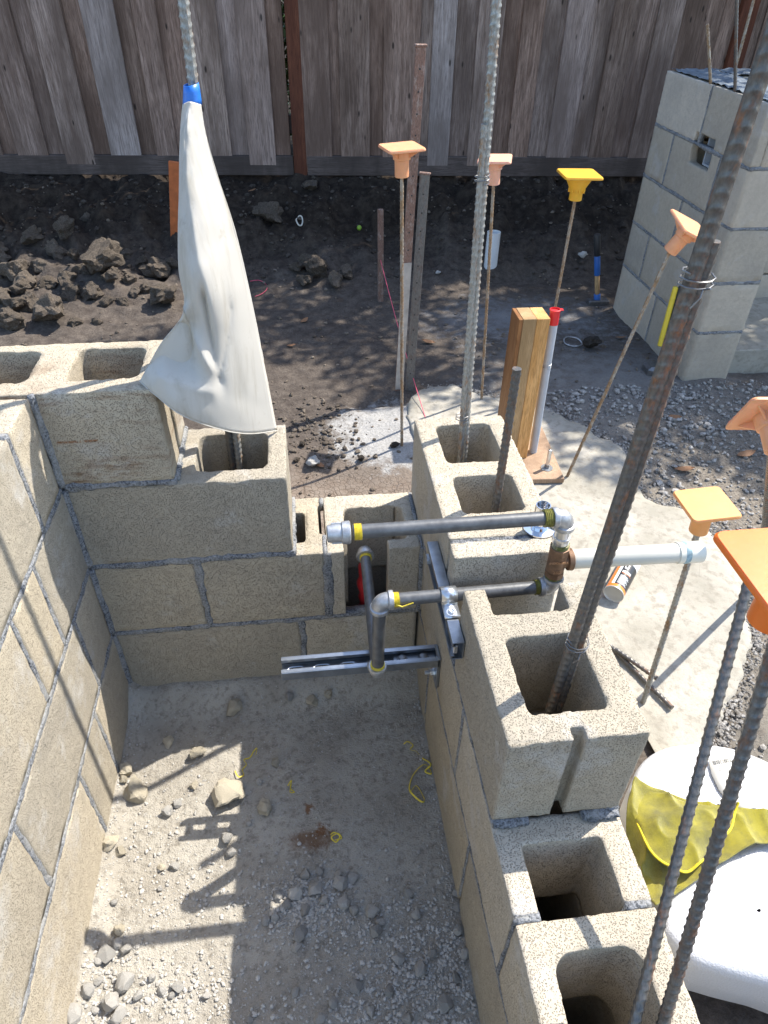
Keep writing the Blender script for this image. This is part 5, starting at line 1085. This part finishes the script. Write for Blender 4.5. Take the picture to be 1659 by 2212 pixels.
# uncountable small gravel
ico = bmesh.new(); bmesh.ops.create_icosphere(ico, subdivisions=1, radius=1); IV = np.array([v.co[:] for v in ico.verts]); IF = np.array([[v.index for v in f.verts] for f in ico.faces]); ico.free()
def gravel(name, pts, sizes, mat, label):
    n = len(pts); J = 1+RNG.uniform(-.28, .28, (n, len(IV), 1)); th = RNG.uniform(0, 6.28, n); S3 = sizes[:, None]*RNG.uniform(.6, 1.1, (n, 3))*np.array([1, .85, .65])
    V = IV[None]*J*S3[:, None, :]; c, s = np.cos(th)[:, None], np.sin(th)[:, None]; x = V[..., 0]*c-V[..., 1]*s; y = V[..., 0]*s+V[..., 1]*c; V = np.stack([x, y, V[..., 2]], 2)+pts[:, None]+np.array([0, 0, 1])*(sizes*.35)[:, None, None]
    F = (IF[None]+(np.arange(n)*len(IV))[:, None, None]).reshape(-1, 3); o = link(name, V.reshape(-1, 3), F, M[mat], smooth=False); return tag(o, label, 'gravel', None, 'stuff')
pts = []; sz = []
def cluster(n, cx, cy, sx, sy, r0, r1):
    q = RNG.normal(size=(n, 2))*[sx, sy]+[cx, cy]; s_ = r0+(r1-r0)*RNG.random(n)**3
    for a, b in zip(q, s_):
        if .004 < a[0] < .688 and -1.4 < a[1] < -.004: pts.append(a); sz.append(b)
cluster(5200, .35, -.55, .25, .33, .0006, .0030); cluster(1500, .34, -.12, .24, .12, .0007, .003)
for u, v, n, sx, sy in ((670, 1930, 900, .045, .035), (640, 1975, 600, .05, .03), (960, 2120, 1300, .035, .07), (830, 2120, 1200, .07, .06), (230, 2130, 500, .03, .05), (400, 2140, 500, .06, .03), (700, 2200, 500, .12, .04), (850, 1980, 350, .05, .05), (340, 1850, 300, .06, .1), (450, 1940, 300, .08, .04)):
    p = on(u, v, 'z', -.035); cluster(n, p[0], p[1], sx, sy, .0012, .0058)
for y in np.linspace(-1.2, -.01, 320): pts.append(np.array([abs(RNG.normal())*.012+.003, y])); sz.append(RNG.uniform(.001, .0035)); pts.append(np.array([.689-abs(RNG.normal())*.012, y])); sz.append(RNG.uniform(.001, .004))
pts = np.array(pts); sz = np.array(sz); z = pitz(pts[:, 0], pts[:, 1]); gravel('pit_gravel', np.c_[pts, z], sz, 'gravel', 'loose grey grit and small gravel scattered over the pit floor')
n = 26000; q = np.c_[RNG.uniform(1.25, 2.7, n), RNG.uniform(-.9, 1.35, n)]; keep = np.array([not (a < 1.72 and b < 1.2 and a < np.interp(b, [-.9, -.4, -.3, -.04, .244, .5, .886, 1.2], [1.27, 1.27, 1.32, 1.56, 1.69, 1.66, 1.58, 1.4])) for a, b in q]); q = q[keep]
ed = fp[np.repeat(np.arange(len(fp)), 26)]; ed = ed[(ed[:, 0] > .95)]; ed = ed+RNG.normal(size=ed.shape)*.022
gravel('edge_gravel', np.c_[ed, np.maximum(terrain(ed[:, 0], ed[:, 1]), -.012)], .001+.007*RNG.random(len(ed))**3, 'side_gravel', 'crumbled grit along the broken edge of the pale footing')
gravel('side_gravel', np.c_[q, terrain(q[:, 0], q[:, 1])], (.0012+.011*RNG.random(len(q))**6)*(.7+.5*(noise(np.c_[q, q[:, :1]*0], 3.5, 4)+1)), 'side_gravel', 'loose pale gravel and grit right of the footing')
n = 5200; q = np.c_[RNG.uniform(-1.6, 2.7, n), RNG.uniform(.25, 3.3, n)**1.0]; q = q[(q[:, 0] < .85) | (q[:, 1] > 1.4)]
gravel('soil_crumbs', np.c_[q, terrain(q[:, 0], q[:, 1])-.001], .0015+.012*RNG.random(len(q))**5, 'clod', 'dark earth crumbs and pebbles over the dug ground')
n = 1500; q = np.c_[RNG.uniform(-1.6, 2.4, n), RNG.uniform(2.55, 3.4, n)]; gravel('bank_crumbs', np.c_[q, terrain(q[:, 0], q[:, 1])-.003], .004+.018*RNG.random(len(q))**3, 'clod_dark', 'dark lumps of earth crumbling down the bank under the fence')
n = 420; cc_ = hit(680, 940); q = np.c_[RNG.normal(cc_[0], .09, n), RNG.normal(cc_[1], .13, n)]; q = q[q[:, 1] > .24]; gravel('crack_rubble', np.c_[q, terrain(q[:, 0], q[:, 1])], .002+.012*RNG.random(len(q))**3, 'clod', 'dark rubble and crumbs by the cement spill')
# dry leaves
def leaf(u, v, w, rot, lab, mat='leaf_dry'):
    p, s_ = px(u, v, w); v_ = []; 
    for k in range(7):
        t = k/6; hw = .22*math.sin(math.pi*t)**.8; v_ += [(t-.5, -hw, .10*abs(t-.5)), (t-.5, 0, .0+.05*math.sin(3*t)), (t-.5, hw, .10*abs(t-.5)+.03)]
    f_ = []; [f_.extend([(3*k, 3*k+3, 3*k+4, 3*k+1), (3*k+1, 3*k+4, 3*k+5, 3*k+2)]) for k in range(6)]
    o = Geo().add(v_, f_).make('dry_leaf', M[mat]); o.scale = (s_, s_, s_); o.rotation_euler = (random.uniform(-.2, .2), random.uniform(-.2, .2), rot); o.location = (p[0], p[1], p[2]+.010); return tag(o, lab, 'leaf')
for u, v, w, r_, lb in ((658, 696, 24, .8, 'small reddish dry leaf on the shaded soil right of the canvas'), (1477, 1018, 42, -.2, 'tan dry leaf on the gravel right of the heavy bar'), (1456, 905, 30, -.3, 'dark leaf on the shaded gravel near the tall bar'), (1525, 808, 44, -.4, 'brown leaf near the foot of the pier'), (630, 1090-340, 20, 0, 'little pale leaf on the plain soil'), (545, 760-345, 18, .4, 'dry leaf on the bank right of the canvas top'), (925, 742, 30, -.3, 'tan bark scrap lying between the steel stakes and the tall bar'), (1610, 985, 44, .1, 'dark curled leaf at the right edge of the gravel'), (1340, 733, 22, -.4, 'small dark leaf between the conduit and the pier'), (690, 1008, 28, -.7, 'rust coloured scrap next to the pale concrete chunk')): leaf(u, v, w, r_, lb)
# yellow tape scraps on the pit floor
def scrap(pts, lab, r=.0014):
    q = [pit_at(u, v)+np.array([0, 0, .005+.003*math.sin(i*1.7)]) for i, (u, v) in enumerate(pts)]
    tag(Geo().tube(spline(q, len(q)*6).tolist(), r, 6, flat=.4).make('tape_scrap', M['tape_yellow']), lab, 'tape scrap')
scrap([(508, 1668), (516, 1682), (527, 1676), (524, 1664), (533, 1655), (528, 1645), (540, 1638), (548, 1625), (556, 1620), (553, 1634)], 'long curly yellow tape scrap at the edge of the shade')
scrap([(622, 1700), (630, 1690), (628, 1705), (636, 1712), (627, 1714), (630, 1698)], 'small yellow tape curl in the middle of the shade')
scrap([(714, 1806), (722, 1802), (734, 1808), (726, 1820), (716, 1812), (730, 1804), (738, 1812), (724, 1816)], 'tight yellow tape tangle beside the rust spot')
scrap([(872, 1610), (880, 1606), (892, 1612), (886, 1620), (898, 1626), (905, 1634)], 'short yellow tape curl near the right wall')
scrap([(912, 1640), (930, 1655), (918, 1668), (932, 1672), (920, 1655), (905, 1662), (890, 1680), (884, 1705), (893, 1722), (910, 1735), (917, 1728), (900, 1700), (888, 1712)], 'big yellow tape tangle near the right wall foot', .0019)
scrap([(270, 1520+0), (290, 1530)], 'x') if False else None
